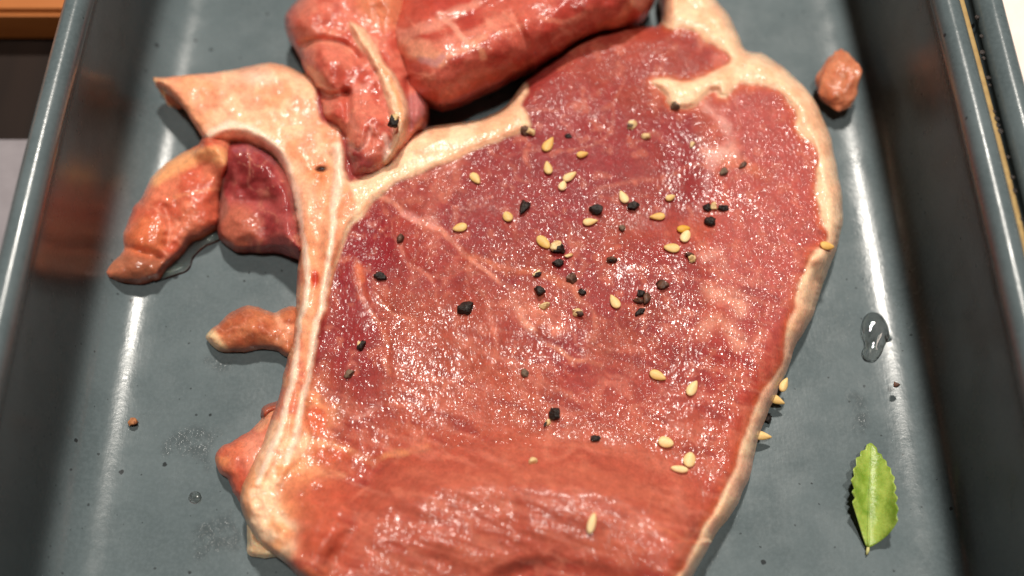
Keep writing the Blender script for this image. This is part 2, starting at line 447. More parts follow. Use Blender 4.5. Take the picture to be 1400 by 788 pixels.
def np_mesh(name, Vv, F, C, G, nrm=None, origin=(0, 0, 0), wet=0.0):
    me = bpy.data.meshes.new(name)
    Vv = Vv - np.array(origin)
    me.vertices.add(len(Vv)); me.vertices.foreach_set('co', Vv.astype(np.float32).ravel())
    me.loops.add(len(F) * 4); me.loops.foreach_set('vertex_index', F.astype(np.int32).ravel())
    me.polygons.add(len(F)); me.polygons.foreach_set('loop_start', np.arange(0, len(F) * 4, 4, dtype=np.int32))
    me.polygons.foreach_set('use_smooth', np.ones(len(F), bool))
    me.update(calc_edges=True)
    a = me.attributes.new('pigment', 'FLOAT_COLOR', 'POINT')
    a.data.foreach_set('color', np.concatenate([C, np.ones((len(C), 1))], 1).astype(np.float32).ravel())
    a = me.attributes.new('grain', 'FLOAT', 'POINT'); a.data.foreach_set('value', G.astype(np.float32))
    a = me.attributes.new('wet', 'FLOAT', 'POINT'); a.data.foreach_set('value', (np.full(len(Vv), wet) if np.isscalar(wet) else wet).astype(np.float32))
    if nrm is not None: me.normals_split_custom_set_from_vertices(nrm.astype(np.float32))
    return me
def split_parts(names, ids, Vv, F, C, G, origin, parent, wet=0.0):
    nrm = vert_normals(Vv, F); out = {}
    for k, nm in enumerate(names):
        f = F[ids == k]
        if len(f) == 0: continue
        us = np.unique(f); mp = -np.ones(len(Vv), int); mp[us] = np.arange(len(us))
        me = np_mesh(nm, Vv[us], mp[f], C[us], G[us], nrm[us], origin, wet if np.isscalar(wet) else wet[us])
        out[nm] = mkobj(nm, me, MEAT, parent)
    return out
def rnd_prof(s, r): 
    t = np.clip(s / r, 0, 1); return np.sqrt(np.clip(1 - (1 - t) ** 2, 0, 1))
def mix(C, col, m):
    return C * (1 - m[:, None]) + np.asarray(col)[None] * m[:, None]
def warped(Q, amt, size, seed):
    return Q + amt * 2 * np.stack([fbm(Q[:, 0], Q[:, 1], size, seed) - 0.5, fbm(Q[:, 0], Q[:, 1], size, seed + 5) - 0.5], 1)

# pigments (linear)
LEAN = lin(148, 54, 54); DEEP = lin(128, 34, 44); PALE = lin(172, 84, 70); ORNG = lin(200, 118, 90)
FAT = lin(251, 204, 170); FATW = lin(253, 222, 200); BONE = lin(249, 190, 156); MARROW = lin(232, 154, 118)
PURP = lin(140, 72, 82); MEMB = lin(222, 150, 128)

CHOP = [(207,108),(225,106),(260,102),(300,98),(340,91),(370,87),(395,92),(412,100),(440,112),(470,140),(500,165),(530,180),(560,184),(575,179),
 (600,172),(640,167),(665,160),(685,150),(698,137),(712,118),(735,98),(762,79),(790,57),(820,43),(850,38),(880,36),(902,33),(905,10),(900,-25),(930,-40),(965,-25),
 (978,0),(995,20),(1008,45),(1017,66),(1028,72),(1045,75),(1065,88),(1085,105),(1105,126),(1120,150),(1132,180),(1138,200),(1144,230),(1150,265),(1152,300),
 (1146,333),(1138,355),(1130,376),(1121,402),(1111,430),(1098,455),(1088,472),(1080,495),(1070,520),(1058,548),(1046,575),(1036,603),(1030,630),(1023,655),(1014,677),
 (1004,696),(994,712),(982,726),(964,757),(946,788),(925,820),(880,850),(800,862),(700,866),(600,862),(500,850),(450,825),(420,798),(396,776),(378,760),(360,748),(345,730),
 (335,712),(328,690),(330,668),(340,645),(355,615),(368,580),(380,545),(386,520),(393,490),(400,470),(403,440),(405,400),(407,365),(409,345),(406,325),(400,290),(392,255),
 (378,225),(350,205),(320,198),(290,200),(277,188),(262,165),(245,140),(228,124)]
RIM = [(905,33),(935,38),(957,47),(965,58),(976,61),(990,71),(998,80),(988,92),(973,101),(955,108),(930,110),(905,107),(890,112),(903,122),(912,131),(914,141),(920,147),
 (936,148),(950,145),(962,132),(972,124),(981,123),(985,131),(993,132),(1003,121),(1013,114),(1030,115),(1048,118),(1064,124),(1077,137),(1088,155),(1090,176),(1099,188),
 (1111,198),(1117,215),(1115,235),(1117,260),(1119,282),(1123,303),(1131,318),(1128,335),(1112,343),(1104,355),(1097,373),(1090,390),(1086,408),(1084,428),(1078,448),
 (1074,475),(1066,500),(1057,518),(1046,530),(1040,540),(1031,565),(1021,592),(1012,612),(1007,638),(996,660),(985,684),(973,705),(961,721),(952,742),(940,765),(925,788),(895,825),
 (880,870),(960,860),(1000,780),(1060,660),(1130,500),(1180,360),(1180,200),(1120,80),(1040,40),(1000,-30),(940,-70),(880,-50)]
SEAM = [(478,250),(500,244),(530,230),(548,215),(558,197),(572,178),(560,170),(600,160),(640,155),(665,148),(690,138),(704,128),(716,114),(722,118),(716,132),(712,145),(722,160),
 (727,170),(715,181),(690,190),(660,201),(640,209),(617,222),(590,232),(560,244),(540,252),(532,257),(522,268),(510,274),(496,295),(481,306),(474,318),(469,334),(462,350),(456,366),(440,350),(440,300),(455,270)]
BONEP = [(200,108),(225,98),(300,88),(370,78),(412,90),(428,112),(432,140),(441,165),(464,176),(468,195),(470,230),(480,255),(485,285),(472,315),(464,345),(454,372),(448,400),(444,425),(438,445),
 (432,465),(427,492),(421,522),(416,560),(425,590),(420,615),(400,640),(385,662),(378,690),(392,712),(405,730),(395,755),(360,765),(320,720),(315,660),(350,600),(370,560),(375,520),(390,470),(395,400),(400,340),(385,240),(350,205),(320,198),(290,205),(270,185)]
HUMP = [(448,790),(466,752),(484,712),(500,680),(512,650),(540,628),(590,614),(640,608),(690,600),(740,588),(800,580),(860,590),(910,612),(950,648),(962,690),(945,730),(910,765),(870,780),(830,775),
 (790,769),(750,766),(720,771),(695,782),(665,797),(630,815),(580,832),(520,835),(470,815)]
MARB = [  # (points, width px, colour, strength, groove)
 ([(516,266),(530,272),(545,284),(560,299),(582,305),(600,313),(625,336),(645,359),(668,374),(690,391),(708,413),(720,428)], 5.0, lin(222,142,122), .8, 0.3),
 ([(555,294),(575,300),(590,304)], 9.0, lin(214,146,140), 0.7, 0.2),
 ([(712,432),(724,448),(738,460),(760,474),(776,490),(795,496),(820,502)], 5.0, lin(224,142,118), .8, 0.3),
 ([(722,424),(745,436),(760,450)], 15.0, lin(220,132,110), 0.8, 0.1),
 ([(706,410),(716,436),(726,452)], 8.0, lin(220,150,132), 0.6, 0.2),
 ([(640,352),(665,360),(690,371),(720,372),(745,377),(765,384),(785,396),(792,408)], 7.0, lin(206,116,88), 0.55, 0.2),
 ([(489,365),(493,385),(499,408),(510,430),(524,454),(530,470),(528,490),(532,510)], 5.0, lin(214,128,104), 0.6, 0.4),
 ([(489,366),(493,385),(499,404)], 11.0, lin(216,112,78), 0.55, 0.0),
 ([(512,398),(525,416),(540,430),(560,436)], 3.5, lin(210,128,108), 0.6, 0.4),
 ([(548,332),(553,350),(563,362),(582,371),(592,383)], 4.0, lin(208,124,108), 0.55, 0.4),
 ([(632,342),(638,358),(628,371),(606,377),(582,371)], 3.0, lin(132,44,48), 0.5, 0.6),
 ([(522,270),(528,290),(535,310),(546,328)], 4.5, lin(196,98,78), 0.5, 0.2),
 ([(962,145),(980,160),(993,178),(996,196),(985,208),(974,222)], 11.0, lin(218,154,144), 0.8, 0.2),
 ([(972,206),(985,212),(998,206)], 15.0, lin(226,166,152), 0.8, 0.0),
 ([(974,226),(966,245),(966,266),(956,284),(946,290)], 6.0, lin(200,140,140), 0.55, 0.3),
 ([(990,226),(1010,222),(1030,232),(1050,244)], 12.0, lin(214,124,92), 0.5, 0.0),
 ([(966,352),(976,346),(985,358),(990,372)], 12.0, lin(220,152,138), 0.75, 0.1),
 ([(974,396),(990,400),(1006,410),(1012,420)], 17.0, lin(226,158,138), 0.85, 0.0),
 ([(966,448),(980,440),(996,452),(1010,470)], 15.0, lin(226,154,134), 0.8, 0.0),
 ([(770,168),(785,182),(795,194)], 4.0, lin(202,112,100), 0.5, 0.2),
 ([(690,152),(715,150),(740,152),(765,152)], 5.0, lin(206,120,104), 0.4, 0.1),
 ([(862,280),(880,300),(870,318)], 10.0, lin(180,104,98), 0.35, 0.0),
 ([(508,636),(530,622),(560,616),(585,614)], 6.0, lin(226,150,110), 0.7, 0.3),
 ([(412,598),(440,604),(470,616),(500,628)], 8.0, lin(240,170,130), 0.75, 0.2),
 ([(410,640),(440,645),(470,652)], 6.0, lin(232,158,124), 0.5, 0.2),
 ([(485,575),(500,565),(515,556)], 4.0, lin(222,160,150), 0.55, 0.2),
 ([(955,757),(935,740),(915,728),(900,722)], 3.0, lin(222,132,104), 0.5, 0.0),
 ([(925,668),(930,690),(938,702)], 9.0, lin(206,124,110), 0.4, 0.0),
 ([(720,62),(760,70),(800,75)], 10.0, lin(196,96,86), 0.0, 0.0),
]
BLINES = [([(282,194),(300,178),(325,174),(352,182),(376,198),(391,222),(398,250),(406,285),(414,318),(419,345),(421,372),(418,400),(413,430),(409,460),(404,490),(400,520),(395,545),(388,572),(378,600),(366,632),(354,662)], 5.5, FATW, 0.8),
          ([(462,200),(464,235),(460,270),(456,300),(451,335),(446,370),(441,400),(439,425),(434,445),(428,468),(423,495),(417,528),(410,562),(404,595),(392,632)], 6.5, FATW, 0.75)]
def chop_height(Q, d):
    u, v = Q[:, 0], Q[:, 1]
    r = 22 + 20 * ss(330, 420, v) * ss(850, 950, u)
    eh = 6.0 + 4.5 * ss(330, 250, u) * ss(230, 180, v) - 3.0 * ss(330, 400, v) * ss(850, 950, u) + 1.5 * ss(480, 420, u) * ss(260, 330, v)
    top = 13.5 + 1.2 * (fbm(u, v, 150, 3) - .5) * 2 + 0.45 * (fbm(u, v, 42, 4) - .5) * 2
    h = eh + (top - eh) * rnd_prof(d, r)
    dc, _ = ldist(Q, [(290, 200), (320, 198), (350, 205), (378, 225), (392, 255), (400, 290), (406, 325)]); h -= 2.0 * np.exp(-(dc / 12) ** 2)
    lean_amt = ss(0, 20, d)
    s = sdf(Q, RIM); band = ss(-3, 5, s)
    h += band * (0.9 * np.exp(-((np.minimum(s, d) - 14) / 12.0) ** 2) * lean_amt) + 0.35 * band * (fbm(u, v, 22, 8) - .5) * 2
    tong = ss(-2, 7, s) * ss(1000, 985, u) * ss(95, 105, v); h += 0.7 * tong
    s2 = sdf(Q, SEAM); h += ss(-2, 10, s2) * (1.0 + 0.8 * (fbm(u, v, 30, 11) - .5))
    for pts, wd, c, st, gr in MARB:
        if gr > 0:
            dl, _ = ldist(Q, pts); h -= gr * 0.4 * np.exp(-(dl / (wd * .9)) ** 2)
    for pts, wd, c, st in BLINES:
        dl, _ = ldist(Q, pts); h += 0.8 * np.exp(-(dl / (wd * 1.2)) ** 2)
    b = sdf(Q, BONEP); h += 0.5 * ss(-4, 8, b) + ss(0, 8, b) * (0.9 + .9 * ss(600, 650, v)) * ((fbm(u, v, 34, 21) - .5) * 2 + .4 * (fbm(u, v, 12, 23) - .5) * 2)
    # swell of the front fold with a crease under it
    sh = sdf(Q, HUMP, margin=130)
    ln = [(400, 800), (460, 744), (520, 704), (600, 682), (700, 674), (790, 680), (860, 700), (910, 740)]
    dl, _ = ldist(Q, ln, 260, 10)
    yl = np.interp(u, [p_[0] for p_ in ln], [p_[1] for p_ in ln])
    yb = np.interp(u, [560, 600, 640, 681, 710, 735, 780, 834, 880, 930, 980], [880, 850, 812, 788, 777, 772, 774, 786, 806, 830, 850])
    sg = np.where(v < yl, 52.0, 118.0)
    sw = np.exp(-(dl / sg) ** 2) * (0.75 + .25 * ss(480, 600, u))
    h += 8.5 * sw * (1 - (1 - ss(-10, 16, yb - v)) * (0.08 + .50 * np.exp(-((u - 705) / 40.0) ** 2)))
    dl2, _ = ldist(Q, [(516, 640), (503, 672), (488, 705), (470, 745), (448, 788)]); h -= 2.2 * np.exp(-(dl2 / 17.0) ** 2)
    # soft folds on the front muscle
    m = ss(0, 40, sh)
    x_, y_ = u * .92 + v * .38, -u * .30 + v * .95
    h += m * (0.7 * (fbm(x_ / 3.2, y_, 38, 31) - .5) * 2 + 0.22 * (fbm(x_ / 5, y_, 10, 33) - .5) * 2)
    # lumpy lower left
    m2 = ss(560, 620, v) * ss(520, 470, u); h += m2 * (1.6 * (fbm(u, v, 55, 41) - .5) * 2 + .5 * (fbm(u, v, 20, 43) - .5) * 2); h += 2.2 * np.exp(-(((u - 432) / 38) ** 2 + ((v - 695) / 42) ** 2))
    # dip towards the right rear
    h -= 1.0 * np.exp(-(((u - 960) / 60) ** 2 + ((v - 290) / 50) ** 2))
    h -= 1.6 * np.exp(-(((u - 1116) / 9) ** 2 + ((v - 382) / 14) ** 2)); h += 1.0 * np.exp(-(((u - 1112) / 18) ** 2 + ((v - 352) / 10) ** 2))
    # small cut in the bone
    h -= 1.6 * np.exp(-(((u - 440) / 8) ** 2 + ((v - 231) / 3.5) ** 2))
    return h
def chop_colour(Q0):
    Q = warped(Q0, 5, 26, 61); u, v = Q[:, 0], Q[:, 1]
    C = np.tile(LEAN, (len(Q), 1))
    C = mix(C, DEEP, 0.9 * ss(590, 500, u) * ss(290, 320, v) * ss(600, 540, v))
    C = mix(C, DEEP, 0.5 * ss(0.45, .65, fbm(u, v, 90, 71)))
    C = mix(C, PALE, 0.7 * ss(0.48, .7, fbm(u, v, 70, 72))); C = mix(C, lin(150, 66, 50), 0.5 * ss(.5, .68, fbm(u, v, 46, 73)))
    C = mix(C, lin(182, 78, 70), 0.7 * ss(950, 1000, u))
    C = mix(C, lin(188, 92, 76), 0.6 * ss(470, 560, v))
    C = mix(C, ORNG, 0.45 * ss(500, 420, u) * ss(570, 620, v))
    C = mix(C, lin(190, 92, 70), 0.5 * np.exp(-(((u - 955) / 60) ** 2 + ((v - 315) / 26) ** 2)))
    C = mix(C, lin(184, 84, 62), 0.6 * np.exp(-(((u - 875) / 50) ** 2 + ((v - 60) / 22) ** 2)))
    # separate muscles
    for (pts, c, st, wd) in (
        ([(482,308),(515,278),(540,300),(550,345),(505,395),(525,455),(535,520),(530,575),(480,590),(446,548),(452,470),(460,390),(468,340)], lin(134, 32, 42), .85, 16),
        ([(545,285),(600,314),(635,345),(636,366),(606,378),(572,368),(550,345)], lin(156, 58, 54), .7, 8),
        ([(545,262),(600,235),(700,192),(760,170),(860,150),(940,170),(960,230),(940,290),(860,300),(740,330),(660,350),(600,305)], lin(138, 50, 56), .6, 26),
        ([(740,80),(850,45),(950,55),(990,85),(900,108),(820,120),(740,150),(712,140)], lin(150, 62, 58), .6, 16),
        ([(985,130),(1080,130),(1112,210),(1118,300),(1090,380),(1075,470),(1010,480),(985,400),(970,340),(985,270),(1000,200)], lin(172, 82, 80), .7, 14),
        ([(640,400),(720,460),(820,505),(960,430),(1060,480),(1030,570),(900,560),(780,560),(700,500)], lin(150, 48, 50), .55, 30),
        ([(540,440),(640,400),(710,470),(780,560),(700,600),(560,610),(500,600)], lin(166, 78, 62), .6, 26)):
        C = mix(C, c, st * ss(-wd, wd, sdf(Q, pts)))
    sh = sdf(Q, HUMP); C = mix(C, lin(174, 88, 74), 0.88 * ss(-10, 30, sh))
    x_, y_ = u * .92 + v * .38, -u * .30 + v * .95; C = mix(C, lin(192, 106, 88), 0.5 * ss(0, 30, sh) * ss(.42, .66, fbm(x_ / 4, y_, 22, 77))); C = mix(C, lin(176, 78, 68), 0.3 * ss(0, 30, sh) * ss(.5, .7, fbm(x_ / 3, y_, 34, 78)))
    dl, _ = ldist(Q, [(425, 560), (410, 600), (395, 650), (372, 710)], 120); C = mix(C, lin(240, 160, 118), 0.95 * np.exp(-(dl / 38) ** 2) * (.5 + .5 * ss(.35, .6, fbm(u, v, 30, 141))))
    # edge of lean towards fat: slightly orange
    s = sdf(Q, RIM)
    C = mix(C, lin(206, 104, 72), 0.6 * np.exp(-(np.minimum(s, 0) / 7.0) ** 2))
    for pts, wd, c, st, gr in MARB:
        dl, fr = ldist(Q, pts); k = wd * (0.55 + 0.9 * fbm(Q0[:, 0], Q0[:, 1], 18, 81))
        brk = (0.35 + 0.4 * (st > .9)) + (0.65 - .4 * (st > .9)) * ss(.32, .52, fbm(Q0[:, 0], Q0[:, 1], 24, 83)); C = mix(C, c, .9 * st * brk * ss(k * 1.25, k * .15, dl))
    xf, yf = u * .94 + v * .34, -u * .34 + v * .94
    nh = 1 - .8 * ss(-15, 10, sh)
    C = mix(C, lin(128, 34, 40), 0.5 * nh * ss(.52, .70, fbm(xf / 5, yf, 13, 151)) * ss(380, 450, v + .3 * (u - 800)))
    C = mix(C, lin(204, 120, 104), 0.4 * ss(.56, .74, fbm(xf / 6, yf, 9, 153)) * ss(360, 450, v + .3 * (u - 800)))
    for (sz, sd_, st_) in ((150, 161, .35), (80, 165, .28), (44, 169, .2)):
        C = mix(C, lin(212, 128, 108), st_ * np.exp(-((fbm(Q0[:, 0], Q0[:, 1], sz, sd_) - .5) / .013) ** 2) * ss(.40, .6, fbm(u, v, 60, sd_ + 2)))
    # fine marbling
    fm = fbm(Q0[:, 0], Q0[:, 1], 16, 91, 3); C = mix(C, lin(206, 120, 100), 0.35 * ss(.62, .75, fm))
    s2 = sdf(Q, SEAM); f = ss(-3.5, 3, s2); fc = mix(np.tile(FAT, (len(Q), 1)), lin(240, 180, 146), ss(.45, .7, fbm(u, v, 30, 95)))
    C = C * (1 - f[:, None]) + fc * f[:, None]
    b = sdf(Q, BONEP); bc = mix(np.tile(BONE, (len(Q), 1)), MARROW, 0.8 * ss(.42, .62, fbm(u, v, 34, 101)))
    bc = mix(bc, lin(232, 150, 124), 0.55 * ss(.5, .66, fbm(u, v, 20, 107))); bc = mix(bc, FATW, 0.6 * np.exp(-(((u - 352) / 26) ** 2 + ((v - 108) / 10) ** 2)))  # pinker patches; whitish spot paints a glossy highlight onto the bone wing
    bc = mix(bc, MARROW, 0.7 * ss(260, 330, v) * ss(600, 540, v))
    bc = mix(bc, FAT, 0.8 * ss(610, 670, v)); bc = mix(bc, lin(236, 156, 112), 0.8 * ss(600, 640, v) * ss(.46, .64, fbm(u, v, 28, 109)))
    bc = mix(bc, lin(206, 112, 96), 0.8 * ss(419, 410, u) * ss(330, 360, v) * ss(600, 560, v) * ss(.35, .6, fbm(u, v, 20, 103)))
    for pts, wd, c, st in BLINES:
        dl, _ = ldist(Q, pts); bc = mix(bc, c, st * ss(wd * (1 + .7 * ss(330, 250, v)), wd * .3, dl))
    bc = mix(bc, lin(190, 44, 40), 0.9 * ss(9, 3, np.hypot((Q0[:, 0] - 431) * 1.0, (Q0[:, 1] - 381) * .55)))
    bc = mix(bc, lin(214, 120, 70), 0.7 * np.exp(-(((u - 438) / 16) ** 2 + ((v - 236) / 12) ** 2)))
    bc = mix(bc, lin(60, 16, 12), 0.97 * ss(10, 5, np.hypot((u - 440), (v - 231) * 2.0)))
    f = ss(-4 - 14 * ss(590, 640, v), 4 + 6 * ss(590, 640, v), b); C = C * (1 - f[:, None]) + bc * f[:, None]
    f = ss(-3, 3, s); fc = mix(np.tile(FAT, (len(Q), 1)), lin(242, 184, 150), 0.9 * ss(.45, .7, fbm(u, v, 26, 111)))
    fc = mix(fc, lin(236, 168, 146), 0.6 * ss(380, 460, v) * ss(.3, .6, fbm(u, v, 18, 113)))
    C = C * (1 - f[:, None]) + fc * f[:, None]
    C = mix(C, lin(196, 108, 96), 0.75 * ss(16, 5, np.hypot(u - 984, (v - 82) * 1.1)))
    # lean islands in the lower left
    for (cx, cy, rx, ry, c) in ((400, 668, 22, 20, ORNG), (440, 688, 45, 36, lin(192, 92, 74)), (440, 742, 48, 26, lin(184, 84, 68)), (455, 624, 26, 12, lin(196, 88, 66)), (430, 575, 18, 24, lin(206, 86, 62))):
        C = mix(C, c, 0.75 * ss(1.25, .5, np.hypot((u - cx) / rx, (v - cy) / ry)))
    return C
def chop_grain(Q):
    u, v = Q[:, 0], Q[:, 1]
    g = np.full(len(Q), 1.0)
    s = np.maximum(sdf(Q, RIM), np.maximum(sdf(Q, SEAM), sdf(Q, BONEP)))
    g *= 1 - 0.45 * ss(-3, 6, s)
    g *= 1 - 0.48 * ss(-10, 35, sdf(Q, HUMP))
    g *= 0.45 + 0.55 * ss(.30, .5, fbm(u, v, 95, 121)); g *= 1 + .25 * ss(920, 980, u)
    g *= 1 - .8 * np.exp(-(((u - 900) / 70) ** 2 + ((v - 305) / 22) ** 2))
    g *= 1 - .7 * np.exp(-(((u - 655) / 45) ** 2 + ((v - 290) / 26) ** 2))
    g *= 1 - .7 * np.exp(-(((u - 490) / 22) ** 2 + ((v - 430) / 60) ** 2))
    return g
def chop_gloss(Q):
    """how wet the surface is: wet and dull patches"""
    u, v = Q[:, 0], Q[:, 1]
    g = 0.38 + 0.70 * ss(.36, .56, fbm(u, v, 120, 171, 3))
    def z(cx, cy, rx, ry): return np.exp(-(((u - cx) / rx) ** 2 + ((v - cy) / ry) ** 2))
    for a in ((620, 240, 90, 40), (790, 270, 90, 45), (580, 530, 110, 60), (1030, 270, 80, 130), (760, 120, 90, 45), (1000, 500, 60, 80), (720, 340, 110, 40), (440, 690, 60, 70), (450, 600, 50, 40)): g = np.maximum(g, 1.05 * z(*a))
    for a in ((900, 305, 80, 24), (655, 292, 45, 24), (486, 430, 26, 80), (820, 520, 90, 26), (880, 230, 40, 40), (690, 450, 50, 30), (960, 60, 60, 30), (930, 320, 60, 20)): g *= 1 - .8 * z(*a)
    hs_ = ss(-5, 40, sdf(Q, HUMP)); g = g * (1 - hs_) + hs_ * (.35 + .85 * z(560, 730, 130, 50) + .4 * z(760, 700, 130, 40))
    f = np.maximum(sdf(Q, RIM), np.maximum(sdf(Q, SEAM), sdf(Q, BONEP)))
    return g * (1 - ss(-3, 5, f)) + .85 * ss(-3, 5, f)
ORI = pix([700], [450], [0.0])[0]; ORI[2] = 0.0
chop = empty('raw_pork_chop', ORI)
tag(chop, 'large raw bone-in pork chop with cream fat rim lying in the tray', 'meat')
Vv, F, C, G, Qv = grid_lump(CHOP, chop_height, chop_colour, chop_grain, 2.3, warp=1.6, inset=lambda q: .35 + 1.0 * ss(330, 270, q[:, 0]) * ss(215, 190, q[:, 1]))
fcq = Qv[F].mean(1)
ids = np.zeros(len(F), int)
ids[sdf(fcq, HUMP) > 0] = 4
ids[sdf(fcq, SEAM) > 0] = 2
ids[sdf(fcq, BONEP) > 0] = 3
ids[sdf(fcq, RIM) > 0] = 1
CP = split_parts(['lean_muscle', 'fat_rim', 'fat_seam', 'bone', 'folded_muscle'], ids, Vv, F, C, G, ORI, chop, chop_gloss(Qv))
for k_, l_ in (('fat_rim', 'cream fat rim along the right side'), ('fat_seam', 'cream fat band between the bone and the rear edge'), ('bone', 'pale pink bone with two white lines and a dark hole'), ('folded_muscle', 'smooth pale swelling of muscle at the front')):
    CP[k_]['label'] = l_

# ---- smaller lumps joined to the chop
def blend_colour(base, alt, size, seed, overlays=()):
    def f(Q0):
        Q = warped(Q0, 4, 22, seed); u, v = Q[:, 0], Q[:, 1]
        C = mix(np.tile(base, (len(Q), 1)), alt, ss(.38, .66, fbm(u, v, size, seed + 1)))
        for (sz, st_) in ((60, .45), (30, .35)):
            C = mix(C, lin(232, 158, 134), st_ * np.exp(-((fbm(Q0[:, 0], Q0[:, 1], sz, seed + 7) - .5) / .016) ** 2) * ss(.4, .6, fbm(u, v, 34, seed + 9)))
        for ov in overlays:
            kind, pts, wd, c, st = ov
            if kind == 'l':
                dl, _ = ldist(Q, pts); k = wd * (0.6 + .8 * fbm(Q0[:, 0], Q0[:, 1], 16, seed + 3)); C = mix(C, c, st * ss(k, k * .35, dl))
            else:
                s = sdf(Q, pts); C = mix(C, c, st * ss(-wd, wd, s))
        return C
    return f
def lump(name, outline, top, edge, r, colour, grain=0.6, nz=1.0, nsize=30, seed=1, extra=None, step=2.3, parent=chop, origin=None, inset=.35, splits=()):
    origin = ORI if origin is None else origin
    def hf(Q, d):
        u, v = Q[:, 0], Q[:, 1]
        h = edge + (top - edge) * rnd_prof(d, r) + nz * ss(0, 12, d) * ((fbm(u, v, nsize, seed + 50) - .5) * 2 + .36 * (fbm(u, v, nsize * .42, seed + 55) - .5) * 2)
        if extra is not None: h = h + extra(Q, d)
        return h
    gf = lambda Q: grain * (0.6 + .4 * ss(.3, .6, fbm(Q[:, 0], Q[:, 1], 40, seed + 60)))
    Vv, F, C, G, Qv = grid_lump(outline, hf, colour, gf, step, inset=inset, seed=seed, warp=3.0)
    ids = np.zeros(len(F), int); fc = Qv[F].mean(1)
    for k, (nm, poly) in enumerate(splits): ids[sdf(fc, poly) > 0] = k + 1
    r_ = split_parts([name] + [s_[0] for s_ in splits], ids, Vv, F, C, G, origin, parent, 1.4)
    for s_ in splits: r_[s_[0]].parent = r_[name]
    return r_, hf, outline

# orange strip of muscle reaching to the left wall
FLAP = [(276,190),(292,180),(318,192),(312,230),(306,262),(302,290),(300,306),(283,318),(262,328),(246,346),(231,361),(215,378),(192,385),(166,387),(147,382),(143,368),(154,352),(165,345),(168,320),(180,290),(194,268),(206,244),(226,224),(250,209),(272,200)]
def flap_x(Q, d):
    h = np.zeros(len(Q))
    for (cx, cy, rx, ry, a) in ((255, 262, 40, 36, 3.0), (205, 312, 26, 26, 2.0), (180, 362, 24, 14, .5)):
        h += a * np.exp(-(((Q[:, 0] - cx) / rx) ** 2 + ((Q[:, 1] - cy) / ry) ** 2))
    dl, _ = ldist(Q, [(225, 285), (232, 310), (228, 335)]); h -= 1.2 * np.exp(-(dl / 6) ** 2)
    dl, _ = ldist(Q, [(280, 196), (300, 206), (310, 225)]); h += 7.5 * np.exp(-(dl / 22) ** 2)
    dl, _ = ldist(Q, [(168, 338), (195, 345), (218, 352)]); h -= 1.6 * np.exp(-(dl / 6) ** 2)
    return h
lump('side_strip', FLAP, 7.5, 2.2, 26, blend_colour(lin(216, 122, 98), lin(196, 94, 76), 26, 201, [
    ('l', [(215, 245), (245, 222), (285, 208), (305, 215)], 16, lin(238, 168, 120), .85), ('l', [(240, 268), (275, 262), (300, 258)], 4, lin(226, 140, 108), .7),
    ('p', [(168, 330), (190, 300), (215, 300), (228, 320), (220, 345), (195, 352), (170, 350)], 8, lin(208, 112, 80), .8),
    ('p', [(143, 366), (160, 348), (200, 350), (225, 358), (205, 382), (160, 388)], 7, lin(150, 96, 74), .8)]), .75, .9, 26, 3, flap_x)
# dark red muscle in the curve of the bone
DARK = [(318,196),(350,200),(380,222),(396,250),(406,290),(412,325),(414,345),(398,341),(375,338),(350,342),(322,341),(306,331),(298,315),(296,296),(299,262),(297,235),(303,212)]
def dark_x(Q, d):
    h = 1.8 * np.exp(-(((Q[:, 0] - 345) / 30) ** 2 + ((Q[:, 1] - 235) / 26) ** 2)) + 1.6 * np.exp(-(((Q[:, 0] - 330) / 26) ** 2 + ((Q[:, 1] - 300) / 20) ** 2))
    dl, _ = ldist(Q, [(312, 250), (320, 272), (350, 278), (380, 272)]); h = h - 1.1 * np.exp(-(dl / 7) ** 2)
    dl, _ = ldist(Q, [(298, 206), (325, 197), (352, 205), (378, 225), (391, 255), (401, 290), (408, 335)]); return h + 6.5 * np.exp(-(dl / 30) ** 2)
lump('dark_muscle', DARK, 9.0, 2.5, 28, blend_colour(lin(168, 80, 80), lin(144, 58, 62), 26, 211, [
    ('p', [(300, 290), (325, 280), (350, 292), (355, 325), (330, 342), (305, 332)], 12, lin(196, 112, 92), .8), ('l', [(300, 250), (304, 280), (300, 300)], 9, lin(140, 96, 86), .7),
    ('l', [(322, 205), (350, 205), (378, 222)], 7, lin(150, 84, 96), .6)]), .75, .9, 24, 5, dark_x)
# nub below it
NUB = [(281,462),(286,454),(300,443),(312,430),(328,421),(346,418),(362,423),(374,428),(388,421),(400,418),(410,425),(412,460),(400,486),(388,486),(376,477),(360,476),(340,479),(322,482),(304,480),(288,473)]
def nub_x(Q, d): return 2.2 * np.exp(-(((Q[:, 0] - 340) / 26) ** 2 + ((Q[:, 1] - 446) / 16) ** 2))
lump('nub', NUB, 6.0, 1.6, 22, blend_colour(lin(194, 116, 86), lin(172, 92, 68), 18, 221, [
    ('p', [(278, 462), (290, 450), (302, 462), (312, 478), (290, 478)], 5, lin(246, 206, 162), .9), ('l', [(376, 428), (382, 445), (396, 452)], 6, lin(228, 160, 130), .8),
    ('l', [(378, 470), (392, 462), (402, 450)], 8, lin(222, 150, 118), .75)]), .55, .5, 18, 7, nub_x)
